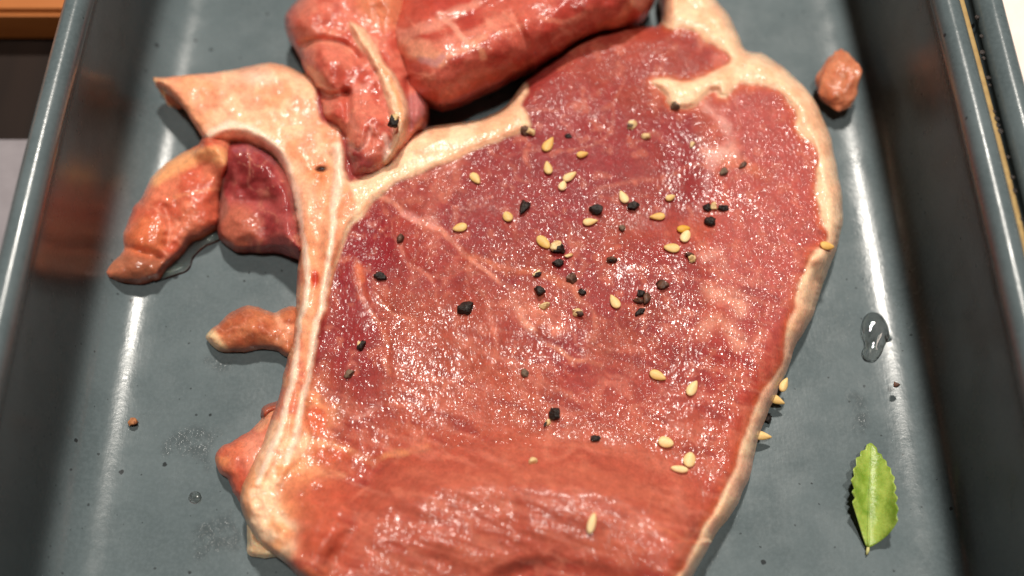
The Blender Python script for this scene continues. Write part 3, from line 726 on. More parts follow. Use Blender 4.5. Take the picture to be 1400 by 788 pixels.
# lower left lobe, its little fold, and the cream fat chip under the corner
LOBE = [(294,628),(298,616),(312,606),(336,594),(352,580),(360,568),(372,556),(386,552),(400,560),(398,600),(390,650),(372,690),(350,700),(334,692),(318,674),(312,656),(300,644)]
lump('side_lobe', LOBE, 6.8, 2.6, 34, blend_colour(lin(208, 114, 90), lin(186, 88, 72), 22, 231, [
    ('p', [(335, 600), (365, 590), (372, 620), (350, 650), (338, 640)], 12, lin(226, 150, 128), .7), ('l', [(356, 585), (372, 566), (388, 558)], 11, lin(230, 156, 124), .8), ('l', [(296, 630), (306, 632)], 8, lin(222, 138, 98), .7)]), .5, .8, 26, 9)
FOLD = [(356,572),(357,560),(366,553),(380,550),(392,548),(400,560),(386,566),(374,566),(364,574)]
lump('small_fold', FOLD, 5.5, 2.0, 9, blend_colour(lin(170, 92, 74), lin(150, 78, 64), 16, 235), .4, .3, 12, 11)
CHIP = [(338,712),(346,722),(356,736),(366,744),(380,750),(380,760),(366,763),(350,762),(340,756),(338,735)]
lump('fat_chip', CHIP, 4.0, 1.6, 9, blend_colour(lin(250, 216, 180), lin(244, 200, 160), 16, 241), .3, .3, 12, 13)
# lobed muscle at the top, fat strap over it
LOBED = [(392,42),(389,28),(396,12),(410,-4),(428,-24),(500,-40),(560,-30),(560,20),(556,60),(565,100),(578,126),(586,143),(585,160),(578,172),(566,186),(556,202),(542,222),(520,240),(496,249),(478,248),(471,232),(469,198),(463,180),(452,172),(440,162),(432,138),(427,112),(416,92),(408,70)]
STRAP = [(478,30),(496,38),(512,62),(526,84),(540,104),(553,130),(558,150),(556,172),(552,192),(542,210),(530,226),(524,222),(534,200),(540,182),(535,165),(531,146),(524,122),(514,100),(500,74),(486,54)]
def lobed_x(Q, d):
    u, v = Q[:, 0], Q[:, 1]; h = np.zeros(len(Q))
    for (cx, cy, rx, ry, a) in ((432, 20, 34, 30, 3.5), (455, 88, 34, 32, 4.0), (500, 160, 34, 46, 2.5), (520, -10, 40, 40, 3)):
        h += a * np.exp(-(((u - cx) / rx) ** 2 + ((v - cy) / ry) ** 2))
    for pts, a, wd in (([(412, 62), (440, 56), (470, 62), (490, 80)], 2.2, 6), ([(430, 122), (450, 132), (474, 128)], 2.4, 6), ([(474, 128), (476, 160), (470, 190)], 1.6, 5), ([(478, 200), (490, 206), (503, 196), (505, 178)], .9, 4),
                       ([(558, 110), (562, 150), (560, 176)], 2.5, 5)):
        dl, _ = ldist(Q, pts); h -= a * np.exp(-(dl / wd) ** 2)
    s = sdf(Q, STRAP); h += 2.0 * ss(-2, 7, s)
    return h - 2.5 * ss(200, 250, v)
lump('lobed_muscle', LOBED, 19.0, 9.0, 34, blend_colour(lin(212, 118, 102), lin(188, 84, 74), 26, 251, [
    ('l', [(408, 66), (430, 58), (458, 60), (480, 70)], 6, lin(226, 140, 118), .75), ('l', [(430, 120), (446, 126), (462, 126)], 7, lin(232, 160, 140), .85),
    ('l', [(478, 202), (488, 207), (500, 200), (506, 184), (512, 172)], 4, lin(230, 160, 146), .85), ('l', [(480, 160), (486, 176), (500, 184)], 4, lin(214, 132, 116), .7),
    ('p', [(470, 200), (500, 214), (520, 232), (500, 248), (478, 248)], 7, lin(136, 52, 60), .8), ('p', [(560, 126), (578, 128), (585, 150), (575, 172), (560, 180), (556, 150)], 5, lin(176, 110, 112), .8),
    ('p', [(480, -30), (560, -30), (556, 20), (530, 40), (500, 30)], 12, lin(226, 140, 108), .8), ('l', [(484, 125), (500, 118), (510, 108)], 7, lin(220, 140, 128), .6),
    ('p', STRAP, 3, lin(244, 192, 158), .92), ('l', [(520, 88), (535, 112), (545, 140), (548, 165)], 4, lin(232, 146, 104), .7), ('l', [(526, 186), (532, 198), (528, 214)], 6, lin(240, 190, 176), .7)]),
    .55, 1.2, 34, 15, lobed_x, splits=[('fat_strap', STRAP)])
# long rolled muscle across the top
TUBE = [(540,-10),(530,40),(548,90),(566,128),(586,142),(604,146),(632,139),(660,126),(690,112),(708,102),(732,94),(762,76),(800,54),(842,42),(872,30),(890,12),(896,-12),(880,-45),(820,-70),(720,-80),(620,-75),(560,-50)]
def tube_x(Q, d):
    u, v = Q[:, 0], Q[:, 1]
    dl, _ = ldist(Q, [(540, 70), (640, 60), (740, 15), (860, -25)], 120); h = 3.5 * np.exp(-(dl / 60) ** 2)
    for pts, a, wd in (([(700, 20), (712, 45), (722, 70), (726, 95)], 1.5, 6), ([(600, 30), (640, 24), (690, 2)], 1.2, 8)):
        q, _ = ldist(Q, pts); h -= a * np.exp(-(q / wd) ** 2)
    return h
lump('rolled_muscle', TUBE, 23.0, 6.5, 66, blend_colour(lin(196, 96, 84), lin(174, 66, 60), 40, 261, [
    ('p', [(540, 20), (580, 30), (620, 15), (660, 0), (700, -30), (560, -40)], 12, lin(180, 66, 58), .6),
    ('l', [(545, 62), (580, 70), (600, 82)], 20, lin(236, 164, 136), .85), ('l', [(560, 60), (610, 62), (650, 46), (700, 20)], 14, lin(222, 138, 118), .6), ('l', [(505, 30), (545, 45), (585, 38), (620, 20), (650, 5)], 11, lin(224, 146, 128), .7), ('l', [(640, 56), (655, 66), (660, 78)], 6, lin(228, 150, 120), .7),
    ('l', [(590, 82), (620, 74), (640, 62), (660, 50)], 8, lin(230, 152, 128), .75), ('l', [(600, 20), (625, 40), (640, 58)], 6, lin(232, 160, 140), .7), ('l', [(668, 30), (690, 42), (712, 36)], 7, lin(222, 140, 120), .6), ('l', [(740, 22), (770, 30), (800, 18)], 6, lin(222, 136, 116), .5), ('l', [(715, 90), (760, 66), (800, 46)], 4, lin(226, 146, 124), .6), ('l', [(820, 35), (845, 30), (862, 5)], 9, lin(226, 150, 122), .8), ('l', [(575, 80), (596, 88), (605, 78)], 8, lin(190, 130, 132), .7)]),
    .45, 1.3, 58, 17, tube_x, inset=1.6)

cp_ = pix([440], [231], [chop_height(np.array([[440., 231.]]), np.array([60.]))[0] * MM])[0]
CLOT = simple('dark_clot', lin(40, 8, 8), .3, .5, lin(20, 5, 5), .8, .0002, 1.2)
def clot_mesh():
    bm = bmesh.new(); bmesh.ops.create_icosphere(bm, subdivisions=3, radius=1)
    for vt in bm.verts:
        k = 1 + .35 * mnoise.noise(vt.co * 2.0 + Vector((3, 1, 0))); vt.co = Vector((vt.co.x * .0015 * k, vt.co.y * .0006 * k, vt.co.z * .0004 * k))
    for f in bm.faces: f.smooth = True
    me = bpy.data.meshes.new('blood_clot'); bm.to_mesh(me); bm.free(); return me
clot = mkobj('blood_clot', clot_mesh(), CLOT, CP['bone']); clot.location = Vector(cp_) - Vector(ORI); clot.rotation_euler = (0, 0, R(8))
# ------------------------------------------------------------------ loose scrap on the right slope
def blob_mesh(name, rx, ry, rz, seed, amt=.18, sub=4, col=None, alt=None, taper=0.0):
    bm = bmesh.new(); bmesh.ops.create_icosphere(bm, subdivisions=sub, radius=1)
    for vt in bm.verts:
        n = mnoise.fractal(vt.co * 1.3 + Vector((seed, seed * 2, 0)), 1.0, 2.0, 3)
        k = 1 + amt * n
        tp = 1 - taper * max(0, vt.co.y) ** 1.3
        vt.co = Vector((vt.co.x * rx * k * tp, vt.co.y * ry * k, vt.co.z * rz * k * tp))
    for f in bm.faces: f.smooth = True
    me = bpy.data.meshes.new(name); bm.to_mesh(me); bm.free()
    if col is not None:
        cs = []
        for vt in me.vertices:
            t = 0.5 + 0.5 * mnoise.noise(Vector(vt.co) * 400 + Vector((seed, 0, 0))); cs.append((*(np.array(col) * (1 - t) + np.array(alt) * t), 1.0))
        a = me.attributes.new('pigment', 'FLOAT_COLOR', 'POINT'); a.data.foreach_set('color', np.array(cs, np.float32).ravel())
        a = me.attributes.new('grain', 'FLOAT', 'POINT'); a.data.foreach_set('value', np.full(len(cs), .5, np.float32))
        a = me.attributes.new('wet', 'FLOAT', 'POINT'); a.data.foreach_set('value', np.full(len(cs), 1.4, np.float32))
    return me
p = pix([1148], [106], [0.0062])[0]
sc = mkobj('meat_scrap', blob_mesh('meat_scrap', 0.0056, 0.0096, 0.0042, 4, .20, 5, lin(186, 104, 78), lin(208, 138, 108), .6), MEAT)
sc.location = p; sc.rotation_euler = (R(4), R(-26), R(-10))
tag(sc, 'small loose brown-pink meat scrap on the tray slope beyond the chop', 'meat scrap')

# ------------------------------------------------------------------ height lookup for things lying on the meat
LK = {}
def chop_point(u, v):
    Q = np.array([[u, v], [u + 3, v], [u, v + 3]], float); P = spline(CHOP, True, 4.0)
    d, _, _ = seg_dist(Q, P, np.roll(P, -1, 0))
    h = chop_height(Q, d) * MM
    W = pix(Q[:, 0], Q[:, 1], h)
    n = np.cross(W[1] - W[0], W[2] - W[0]); n /= np.linalg.norm(n)
    if n[2] < 0: n = -n
    return Vector(W[0]), Vector(n)
def place(o, pos, nrm, ang, lift):
    """ang: direction of the object's +x seen in the photo, degrees anticlockwise from right"""
    nrm = Vector(nrm).normalized(); nrm = (nrm + Vector((0, 0, .8))).normalized()
    x = Vector((math.cos(R(ang)), math.sin(R(ang)) / 0.9, 0)); x = (x - nrm * x.dot(nrm)).normalized(); y = nrm.cross(x)
    M = Matrix((x, y, nrm)).transposed().to_4x4(); M.translation = Vector(pos) + nrm * lift
    o.matrix_world = M
# ------------------------------------------------------------------ sesame seeds
def seed_mesh(name, ln, wd, th, pointy):
    bm = bmesh.new(); bmesh.ops.create_uvsphere(bm, u_segments=20, v_segments=12, radius=1)
    for vt in bm.verts:
        x, y, z = vt.co.x, vt.co.y, vt.co.z
        t = max(0.0, (x + 1) / 2); k = 1 - pointy * t ** 1.6
        vt.co = Vector((x * ln / 2, y * wd / 2 * k, z * th / 2 * (1 - .35 * pointy * t) + .00012 * math.exp(-(y * 2.2) ** 2) * (1 if z > 0 else 0)))
    for f in bm.faces: f.smooth = True
    me = bpy.data.meshes.new(name); bm.to_mesh(me); bm.free(); return me
SEEDS = [ # u, v, length px, width px, angle of the tip, pointedness, toasted, label
 (650,246,19,14,-55,.55,0,'cream sesame seed alone left of centre near the fat seam, tip pointing down'),
 (750,199,24,16,58,.7,1,'largest golden sesame seed just below the fat seam, tip up to the right'),
 (749,231,19,14,100,.6,0,'upright cream sesame seed straight below the largest golden one'),
 (779,243,21,13,32,.6,0,'slanting cream sesame seed whose lower end touches a small round one'),
 (769,256,14,12,70,.3,0,'small round sesame seed tucked under the slanting seed'),
 (796,213,16,11,10,.55,1,'small yellow sesame seed right of the largest golden seed, dark underside'),
 (694,298,15,14,120,.2,0,'nearly round sesame seed left of the long black pepper flake'),
 (629,313,20,14,-165,.4,0,'cream sesame seed beside the pale seam crossing the left lean, farthest left of all'),
 (743,333,23,15,-48,.25,0,'large oval sesame seed up against the cream-topped pepper lump'),
 (807,305,21,13,8,.7,0,'flat-lying sesame seed under the big square black pepper piece, tip right'),
 (852,271,19,14,115,.6,0,'sesame seed touching the pointed black pepper flake'),
 (898,298,22,13,185,.75,1,'golden sesame seed lying level with its sharp tip to the left'),
 (934,315,18,12,5,.3,1,'rear golden seed of the overlapping sesame pair'),
 (937,325,19,14,60,.3,0,'front pale seed of the overlapping sesame pair'),
 (918,341,22,15,175,.4,0,'wide cream sesame seed just below the overlapping pair'),
 (840,414,21,15,118,.6,0,'single upright sesame seed left of the dark brown pepper cluster'),
 (899,515,23,15,-25,.5,0,'cream sesame seed at lower right of the lean, tip down to the right'),
 (946,532,23,15,55,.5,0,'cream sesame seed nearest the right fat rim low on the lean, tip up'),
 (910,606,21,16,-15,.3,0,'golden rounded sesame seed with a tiny dark speck at its left, above the touching pair'),
 (942,630,20,17,70,.15,0,'round upper seed of the touching pair at lower right'),
 (928,643,24,10,175,.2,0,'narrow edge-on lower seed of the touching pair at lower right'),
 (809,716,26,12,72,.25,0,'long narrow sesame seed standing alone on the folded front muscle'),
 (1129,338,21,13,0,.4,1,'sesame seed resting on the cream fat at the far right rim'),
 (916,272,14,10,20,.5,0,'tiny wedge-shaped pale seed piece above the level golden seed'),
 (822,39,16,11,60,.4,1,'blurred sesame seed at the top where the rolled muscle meets the lean'),
]
SM = {}
for (u, v, ln, wd, ang, pt, to, lab) in SEEDS:
    pos, nrm = chop_point(u, v)
    sc_ = (pos - Vector(CAM)).length / FPX
    L_, W_ = ln * sc_ * (1 + .10 * abs(math.sin(R(ang)))), wd * sc_ * (1 + .10 * abs(math.cos(R(ang))))
    o = mkobj('sesame_seed', seed_mesh('sesame_seed', L_, W_, 0.0011, pt), SEED2 if to else SEED)
    place(o, pos, nrm, ang, 0.00055)
    tag(o, lab, 'seed', 'sesame seeds on the chop')
# seeds stuck to the outer side of the fat rim, tips out over the tray
for (u, v, ln, wd, ang, z, lab) in ((1042,596,28,15,-5,0.0030,'golden sesame seed poking out sideways from the fat rim, lowest of three there'),
                                    (1062,547,24,15,-20,0.0035,'golden sesame seed poking out of the fat rim with a black base, middle of three'),
                                    (1072,526,22,14,60,0.0050,'tan sesame seed half hidden behind the fat rim, uppermost of three there')):
    pos = Vector(pix([u], [v], [z])[0]); s_ = (pos - Vector(CAM)).length / FPX
    o = mkobj('sesame_seed', seed_mesh('sesame_seed', ln * s_, wd * s_, 0.0012, .65), SEED); place(o, pos, (0.3, -.2, .6), ang, 0)
    tag(o, lab, 'seed', 'sesame seeds on the chop')

# ------------------------------------------------------------------ pepper pieces
def chunk_mesh(name, rx, ry, rz, seed, cut=None, sub=3):
    rnd = random.Random(seed); bm = bmesh.new()
    bmesh.ops.create_icosphere(bm, subdivisions=sub, radius=1)
    planes = [(Vector((rnd.uniform(-1, 1), rnd.uniform(-1, 1), rnd.uniform(-.6, 1))).normalized(), rnd.uniform(.42, .8)) for _ in range(9)]
    for vt in bm.verts:
        co = vt.co.copy()
        for n, d in planes:
            k = co.dot(n) - d
            if k > 0: co -= n * k
        co *= 1.12 + .30 * mnoise.fractal(co * 2.9 + Vector((seed * 3.1, 0, 0)), 1, 2, 3)
        if cut is not None:
            k = co.dot(Vector(cut[0])) - cut[1]
            if k > 0: co -= Vector(cut[0]) * k
        vt.co = Vector((co.x * rx, co.y * ry, co.z * rz))
    for f in bm.faces: f.smooth = True
    me = bpy.data.meshes.new(name); bm.to_mesh(me); bm.free(); return me
K, B_, T_, G_ = PBLACK, PBROWN, PCREAM, PGREY
PEP = [ # u,v, length px, width px, angle, material, core?(material,dx,dy,size), label
 (546,327,13,12,60,B_,None,'dark brown pepper crumb on the upper left lean near the bone'),
 (521,381,19,15,-10,K,None,'flat black pepper flake with a notch, below the brown crumb at left'),
 (638,422,23,20,15,K,None,'big round black peppercorn piece alone left of centre'),
 (494,474,15,13,20,K,(T_,-.1,.55,.55),'small black pepper crumb with pale rim beside the bone'),
 (477,511,16,13,25,G_,None,'greyish tan pepper crumb closest to the bone at lower left'),
 (722,181,22,14,-25,B_,(T_,.35,-.1,.75),'brown and tan pepper piece straddling the edge of the fat seam'),
 (778,187,7,11,80,K,None,'tiny black pepper speck right of the largest golden sesame seed'),
 (716,284,28,15,68,K,None,'long black pepper flake standing upright right of a round seed'),
 (815,287,22,19,-30,K,None,'big square black pepper piece above the flat-lying sesame seed'),
 (867,283,20,15,30,K,None,'glossy pointed black pepper flake beside a sesame seed'),
 (851,313,11,11,0,G_,None,'small grey pepper crumb under the pointed black flake'),
 (764,342,22,18,20,K,(T_,-.15,.4,.85),'cream-topped pepper lump with a black underside in the middle of the chop'),
 (777,351,9,13,80,T_,None,'small cream pepper splinter at the right of the cream-topped lump'),
 (762,362,16,14,10,K,None,'black pepper crumb right below the cream-topped lump'),
 (735,375,17,8,35,T_,(K,.1,-.5,.8),'split tan pepper sliver lying left of the brown round crumb'),
 (781,382,18,15,20,B_,None,'round brown pepper crumb with a dark knob in the middle'),
 (738,400,19,18,-30,K,None,'rough black pepper clump above a cream crumb'),
 (745,419,16,14,0,T_,None,'cream pepper crumb touching the rough black clump'),
 (796,400,12,11,15,K,None,'small dark pepper crumb right of the rough black clump'),
 (789,428,19,15,0,T_,(B_,.3,-.3,.7),'cream half peppercorn with a brown edge, lowest of the middle scatter'),
 (837,356,15,12,10,B_,(K,-.45,-.1,.7),'brown and black pepper crumb alone right of the cream-topped lump'),
 (875,401,12,13,40,K,None,'black crumb at the top of the dark pepper cluster'),
 (871,412,16,13,0,B_,None,'round brown crumb at the left of the dark pepper cluster'),
 (885,408,14,20,-20,B_,None,'brown oval crumb at the right of the dark pepper cluster'),
 (876,427,20,9,48,K,None,'narrow dark sliver hanging at the bottom of the dark pepper cluster'),
 (906,391,22,13,-12,B_,None,'pointed brown pepper piece just above the dark cluster'),
 (944,353,19,13,-35,T_,(B_,-.45,.2,.75),'curved cream and brown pepper husk below the overlapping sesame pair'),
 (967,284,13,13,60,K,None,'black left end of the three-coloured pepper row near the right seam'),
 (976,285,14,13,40,T_,None,'cream middle of the three-coloured pepper row near the right seam'),
 (989,285,16,12,-10,K,None,'dark right end of the three-coloured pepper row near the right seam'),
 (971,304,15,15,50,K,None,'black pepper crumb below the three-coloured row'),
 (924,146,13,13,0,G_,None,'round dark grey pepper piece at the tip of the fat tongue'),
 (1015,227,16,8,48,B_,None,'thin dark pepper sliver in the right-hand muscle'),
 (991,237,13,12,0,G_,None,'dull grey pepper crumb beside the thin sliver'),
 (863,172,12,16,-60,T_,(G_,.2,-.4,.7),'blurred tan pepper piece, left of a pair in the rear lean'),
 (883,187,14,11,0,T_,None,'blurred tan pepper piece, right of a pair in the rear lean'),
 (946,198,12,9,45,T_,None,'blurred pale pepper splinter in the rear lean near the seam'),
 (716,512,12,13,60,G_,None,'brownish pepper crumb sunk in the wet lean below centre'),
 (760,566,18,20,-40,K,None,'black pepper crumb above the folded front muscle'),
 (749,580,14,9,40,T_,(K,-.4,.2,.6),'tan pepper splinter touching the black crumb above the folded muscle'),
 (814,600,14,10,10,K,None,'single small black pepper speck on the folded front muscle'),
 (728,632,13,11,0,T_,None,'tiny tan crumb on the folded front muscle'),
 (907,605,4,4,0,K,None,'tiny dark speck touching the golden rounded sesame seed'),
]
for i, (u, v, ln, wd, ang, mat, core, lab) in enumerate(PEP):
    if ln < 5: continue
    pos, nrm = chop_point(u, v); s_ = (pos - Vector(CAM)).length / FPX
    rx, ry = ln * s_ / 2 * .96, wd * s_ / 2 * .96; rz = min(rx, ry) * .85
    o = mkobj('pepper_piece', chunk_mesh('pepper_piece', rx, ry, rz, i + 301), mat)
    place(o, pos, nrm, ang, rz * .55)
    if core:
        m2, dx, dy, k = core
        c = mkobj('core' if m2 is T_ else 'husk', chunk_mesh('core', rx * k, ry * k, rz * k, i + 101), m2, o)
        c.location = (dx * rx, dy * ry, rz * (.42 if m2 is T_ else .30))
    tag(o, lab, 'pepper', 'cracked pepper on the chop')
# pepper piece on the lobed muscle, crumbs and a shadow chip on the tray
pos = Vector(pix([537], [168], [0.0235])[0])
o = mkobj('pepper_piece', chunk_mesh('pepper_piece', .0016, .0015, .0014, 77), PBLACK); place(o, pos, (0, -.3, 1), 20, .0004)
c = mkobj('core', chunk_mesh('core', .0011, .0012, .0012, 78), PCREAM, o); c.location = (.0006, .0002, .0006)
tag(o, 'black and tan pepper piece on the fat strap of the lobed muscle', 'pepper', 'cracked pepper on the chop')
for (u, v, z, r_, m_, lab) in ((180, 577, 0.0012, .0013, simple('tan_crumb', lin(206, 140, 92), .6, .3, lin(120, 72, 48), .9, .0002, 1.2), 'tan crumb alone on the left of the tray floor'), (1225, 527, 0.004, .0009, PBROWN, 'tiny brown crumb at the foot of the right tray wall'), (1049, 572, 0.0012, .0012, PBLACK, 'black chip standing in for shadow on the tray just under the fat rim, by the poking seeds')):  # the black chip stands in for shadow below the fat rim
    pos = Vector(pix([u], [v], [z])[0]); o = mkobj('pepper_piece', chunk_mesh('pepper_piece', r_, r_ * .9, r_ * .8, int(u)), m_); o.location = pos
    tag(o, lab, 'pepper')

# ------------------------------------------------------------------ leaf
LEAFP = [(1191,605),(1195,609),(1199,613),(1200,619),(1205,621),(1207,627),(1212,630),(1213,637),(1218,640),(1219,648),(1224,653),(1222,660),(1226,667),(1223,674),(1228,681),(1225,688),(1229,696),(1226,704),(1228,712),(1222,722),(1214,732),(1204,740),(1194,746),(1188,749),
         (1184,746),(1180,735),(1175,718),(1170,702),(1165,686),(1169,681),(1164,672),(1168,668),(1163,656),(1168,651),(1166,641),(1171,637),(1170,626),(1176,624),(1176,617),(1183,615),(1185,608)]
def leaf_mat():
    m, nt, b = newmat('green_leaf'); mm = coords(nt, 1000.0)
    c = mixc(nt, mapr(nt, noise(nt, mm, .25, 4, .6), .3, .7, 0, 1), lin(110, 140, 38), lin(164, 184, 86))
    L(nt, c, b.inputs['Base Color']); b.inputs['Roughness'].default_value = .38
    b.inputs['Subsurface Weight'].default_value = .15; b.inputs['Subsurface Scale'].default_value = .0006
    h = val(nt, 'ADD', noise(nt, mm, 1.4, 3, .6), val(nt, 'MULTIPLY', voro(nt, mm, 1.0, 'DISTANCE_TO_EDGE'), .8))
    L(nt, bump(nt, h, .00014, .6), b.inputs['Normal']); return m
LEAFM = leaf_mat(); RIBM = simple('leaf_rib', lin(206, 206, 140), .5, .4, lin(190, 180, 110), .5)
lorg = pix([1186], [755], [0.0006])[0]
leaf = empty('green_leaf', lorg); tag(leaf, 'single small serrated green leaf lying on the tray floor at right', 'leaf')
MID = [(1191, 607), (1190, 640), (1188, 680), (1187, 720), (1187, 748)]
def leaf_h(Q):
    mu = np.interp(Q[:, 1], [m_[1] for m_ in MID], [m_[0] for m_ in MID]); a = (Q[:, 0] - mu)
    t = (Q[:, 1] - 605) / 145
    return (1.1 + .0032 * np.where(a < 0, 1.9, .9) * a * a + 1.2 * np.sin(t * 3.1) + .25 * (fbm(Q[:, 0], Q[:, 1], 14, 5) - .5)) * MM
def leaf_build():
    P = np.array(LEAFP, float)
    us = np.arange(1160, 1232, 1.6); vs = np.arange(602, 752, 1.6); U, V_ = np.meshgrid(us, vs); Q = np.stack([U.ravel(), V_.ravel()], 1)
    ins = inside(Q, P).reshape(len(vs), len(us)); cell = ins[:-1, :-1] & ins[1:, :-1] & ins[:-1, 1:] & ins[1:, 1:]
    jj, ii = np.nonzero(cell); nu = len(us); a = jj * nu + ii; F = np.stack([a, a + nu, a + nu + 1, a + 1], 1)
    us_ = np.unique(F); mp = -np.ones(len(Q), int); mp[us_] = np.arange(len(us_)); F = mp[F]; Q = Q[us_]
    E = np.concatenate([F[:, [0, 1]], F[:, [1, 2]], F[:, [2, 3]], F[:, [3, 0]]]); kk = np.sort(E, 1); kk = kk[:, 0] * 99999 + kk[:, 1]
    _, inv, cnt = np.unique(kk, return_inverse=True, return_counts=True); BE = E[cnt[inv] == 1]; bv = np.unique(BE)
    _, near, _ = seg_dist(Q[bv], P, np.roll(P, -1, 0)); Q[bv] = near
    top = pix(Q[:, 0], Q[:, 1], leaf_h(Q)) - lorg; bot = top - np.array([0, 0, .00025]); n = len(Q)
    faces = [tuple(f) for f in F] + [tuple(n + i for i in f[::-1]) for f in F] + [(e1, e0, n + e0, n + e1) for e0, e1 in BE]
    return mesh_np('blade', np.concatenate([top, bot]), faces)
blade = mkobj('blade', leaf_build(), LEAFM, leaf)
def tube_mesh(name, pts, rad, n=8):
    V = []; F = []; pts = [Vector(p_) for p_ in pts]
    for i, p_ in enumerate(pts):
        t = (pts[min(i + 1, len(pts) - 1)] - pts[max(i - 1, 0)]).normalized(); s = t.cross(Vector((0, 0, 1))).normalized(); q = s.cross(t)
        r_ = rad[i] if hasattr(rad, '__len__') else rad
        for j in range(n): a = 2 * math.pi * j / n; V.append(p_ + s * r_ * math.cos(a) + q * r_ * math.sin(a))
    for i in range(len(pts) - 1):
        for j in range(n): k = (j + 1) % n; F.append((i * n + j, i * n + k, (i + 1) * n + k, (i + 1) * n + j))
    F.append(tuple(range(n))[::-1]); F.append(tuple((len(pts) - 1) * n + j for j in range(n)))
    return mesh_np(name, V, F)
mq = spline(MID, False, 8); mw = pix(mq[:, 0], mq[:, 1], leaf_h(mq) + .00002) - lorg
mkobj('midrib', tube_mesh('midrib', mw, list(np.linspace(.00008, .00028, len(mw)))), LEAFM, blade)
st = [mw[-1], mw[-1] + np.array([-.0001, -.0007, -.0004]), mw[-1] + np.array([-.0004, -.0015, -.0006])]
mkobj('stalk', tube_mesh('stalk', st, [.00028, .0004, .0002]), RIBM, leaf)

# ------------------------------------------------------------------ juice: puddles, drops and wet films
def tray_z(x, y):
    """height of the tray surface at world x"""
    off = abs(x) - HW + 0.20 * (y - .012) ** 2 - .0012
    ps = [a for a, z in PROF[:8]]; zs = [z for a, z in PROF[:8]]
    return float(np.interp(off, ps, zs)) if off > 0 else 0.0
def drop(name, outline, hmax, mat, label, r=8, step=2.0, zoff=0.0, kind=None, rough=0):
    P = spline(outline, True, 2.0); lo = P.min(0) - step; hi = P.max(0) + step
    us = np.arange(lo[0], hi[0], step); vs = np.arange(lo[1], hi[1], step); U, V_ = np.meshgrid(us, vs); Q = np.stack([U.ravel(), V_.ravel()], 1)
    ins = inside(Q, P).reshape(len(vs), len(us)); cell = ins[:-1, :-1] & ins[1:, :-1] & ins[:-1, 1:] & ins[1:, 1:]
    jj, ii = np.nonzero(cell); nu = len(us); a = jj * nu + ii; F = np.stack([a, a + nu, a + nu + 1, a + 1], 1)
    us_ = np.unique(F); mp = -np.ones(len(Q), int); mp[us_] = np.arange(len(us_)); F = mp[F]; Q = Q[us_]
    E = np.concatenate([F[:, [0, 1]], F[:, [1, 2]], F[:, [2, 3]], F[:, [3, 0]]]); kk = np.sort(E, 1); kk = kk[:, 0] * 999999 + kk[:, 1]
    _, inv, cnt = np.unique(kk, return_inverse=True, return_counts=True); bv = np.unique(E[cnt[inv] == 1])
    _, near, _ = seg_dist(Q[bv], P, np.roll(P, -1, 0)); Q[bv] = near
    d, _, _ = seg_dist(Q, P, np.roll(P, -1, 0)); d[bv] = 0
    W = pix(Q[:, 0], Q[:, 1], np.zeros(len(Q)))
    for _ in range(5):
        z0 = np.array([tray_z(x, y) for x, y in W[:, :2]]); W = pix(Q[:, 0], Q[:, 1], z0)
    W[:, 2] += .00002 + hmax * rnd_prof(d, r) + rough * (fbm(Q[:, 0], Q[:, 1], 9, 3) - .5) * ss(0, 6, d)
    org = W.mean(0); org[2] = W[:, 2].min()
    W0 = W.copy(); W0[:, 2] = z0 + .00001; n = len(W)
    bad = W[:, 2] <= W0[:, 2]; W[bad, 2] = W0[bad, 2] + .00001
    faces = [tuple(f) for f in F] + [tuple(n + i for i in f[::-1]) for f in F]
    BE = E[cnt[inv] == 1]; faces += [(e1, e0, n + e0, n + e1) for e0, e1 in BE]
    me = mesh_np(name, np.concatenate([W, W0]) - org, faces)
    ga = ss(0, 14, d); at = me.attributes.new('grain', 'FLOAT', 'POINT'); at.data.foreach_set('value', np.concatenate([ga, ga * 0]).astype(np.float32))
    o = mkobj(name, me, mat); o.location = org
    tag(o, label, 'liquid', kind=kind); return o
drop('puddle', [(302,306),(310,318),(300,330),(282,338),(266,352),(258,370),(240,378),(222,384),(205,388),(215,374),(235,354),(255,332),(280,316)], .0012, WATER, 'clear juice puddle beside the orange meat strip', 7)
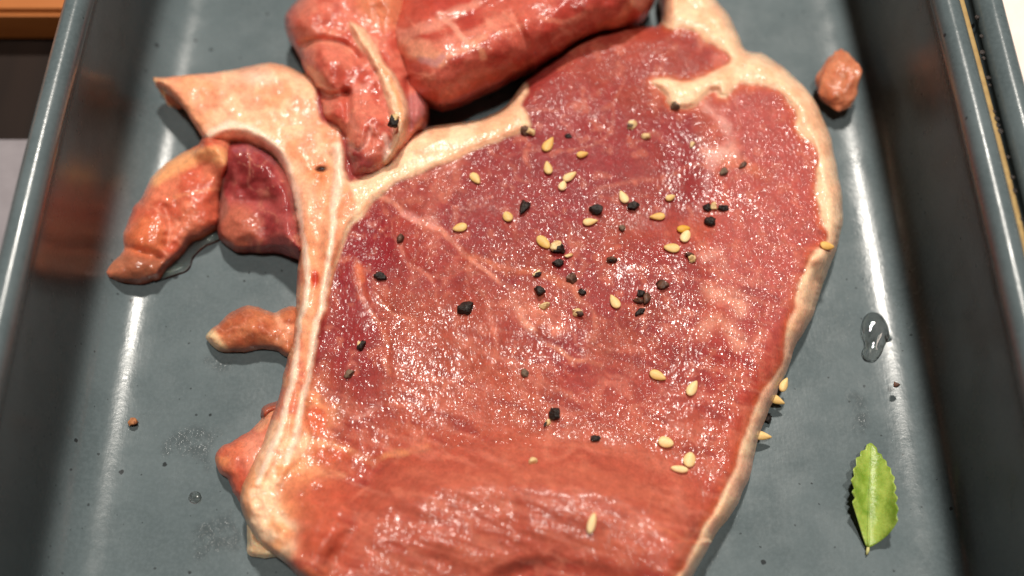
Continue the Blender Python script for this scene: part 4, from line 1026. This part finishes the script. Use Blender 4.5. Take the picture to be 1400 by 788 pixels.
drop('droplet', [(1178,440),(1185,430),(1196,427),(1206,432),(1214,446),(1216,460),(1210,472),(1204,486),(1194,496),(1182,494),(1177,484),(1181,472),(1176,458)], .0013, WATER, 'large clear water drop at the foot of the right tray wall', 19)
drop('droplet', [(1209,459),(1214,457),(1219,460),(1219,466),(1213,468),(1209,464)], .0007, WATER, 'tiny clear drop touching the large one on the right slope', 5, 1.2)
drop('droplet', [(258,678),(264,672),(272,673),(277,680),(273,688),(264,689),(258,684)], .0007, WATER, 'small round clear drop on the lower left tray floor', 8, 1.5)
drop('wet_film', [(284,482),(300,484),(330,486),(322,500),(316,512),(300,514),(284,508),(272,498),(276,482)], .00012, FILM, 'damp patch on the tray just below the small meat nub', 10, 2, rough=.00008)
drop('wet_film', [(215,612),(232,590),(258,576),(292,580),(312,590),(300,606),(292,624),(300,645),(280,650),(262,632),(240,628),(222,630)], .00012, FILM, 'damp patch on the tray left of the lower lobe', 10, 2, rough=.00008)
drop('wet_film', [(262,720),(280,708),(300,700),(318,690),(330,712),(338,740),(330,758),(300,760),(280,772),(262,768),(258,745)], .00012, FILM, 'damp patch on the tray left of the cream fat chip', 10, 2, rough=.00008)
drop('wet_film', [(1150,540),(1166,530),(1186,540),(1192,560),(1190,590),(1172,602),(1160,590),(1162,565)], .0001, FILM, 'damp patch on the tray above the green leaf', 8, 2, rough=.00007)

drop('wet_film', [(1006,700),(1016,704),(1012,722),(1000,736),(990,752),(984,772),(972,790),(945,800),(950,780),(970,752),(990,722)], .0001, FILM, 'damp strip on the tray beside the lower right end of the fat rim', 6, 2, rough=.00007)
# ------------------------------------------------------------------ pale food in the neighbouring tray
p = pix([1405], [60], [0.012])[0]
PINK = simple('pale_pink_fat', lin(254, 240, 230), .5, .4, lin(250, 228, 216), .06, .0003, .3)
bm_ = blob_mesh('pale_slab', .085, .11, .010, 9, .08, 5)
sl = mkobj('pale_slab', bm_, PINK); sl.location = (p[0] + .075, p[1] + .01, .0095)
tag(sl, 'blurred pale pink slab of fat in the neighbouring tray', 'meat')
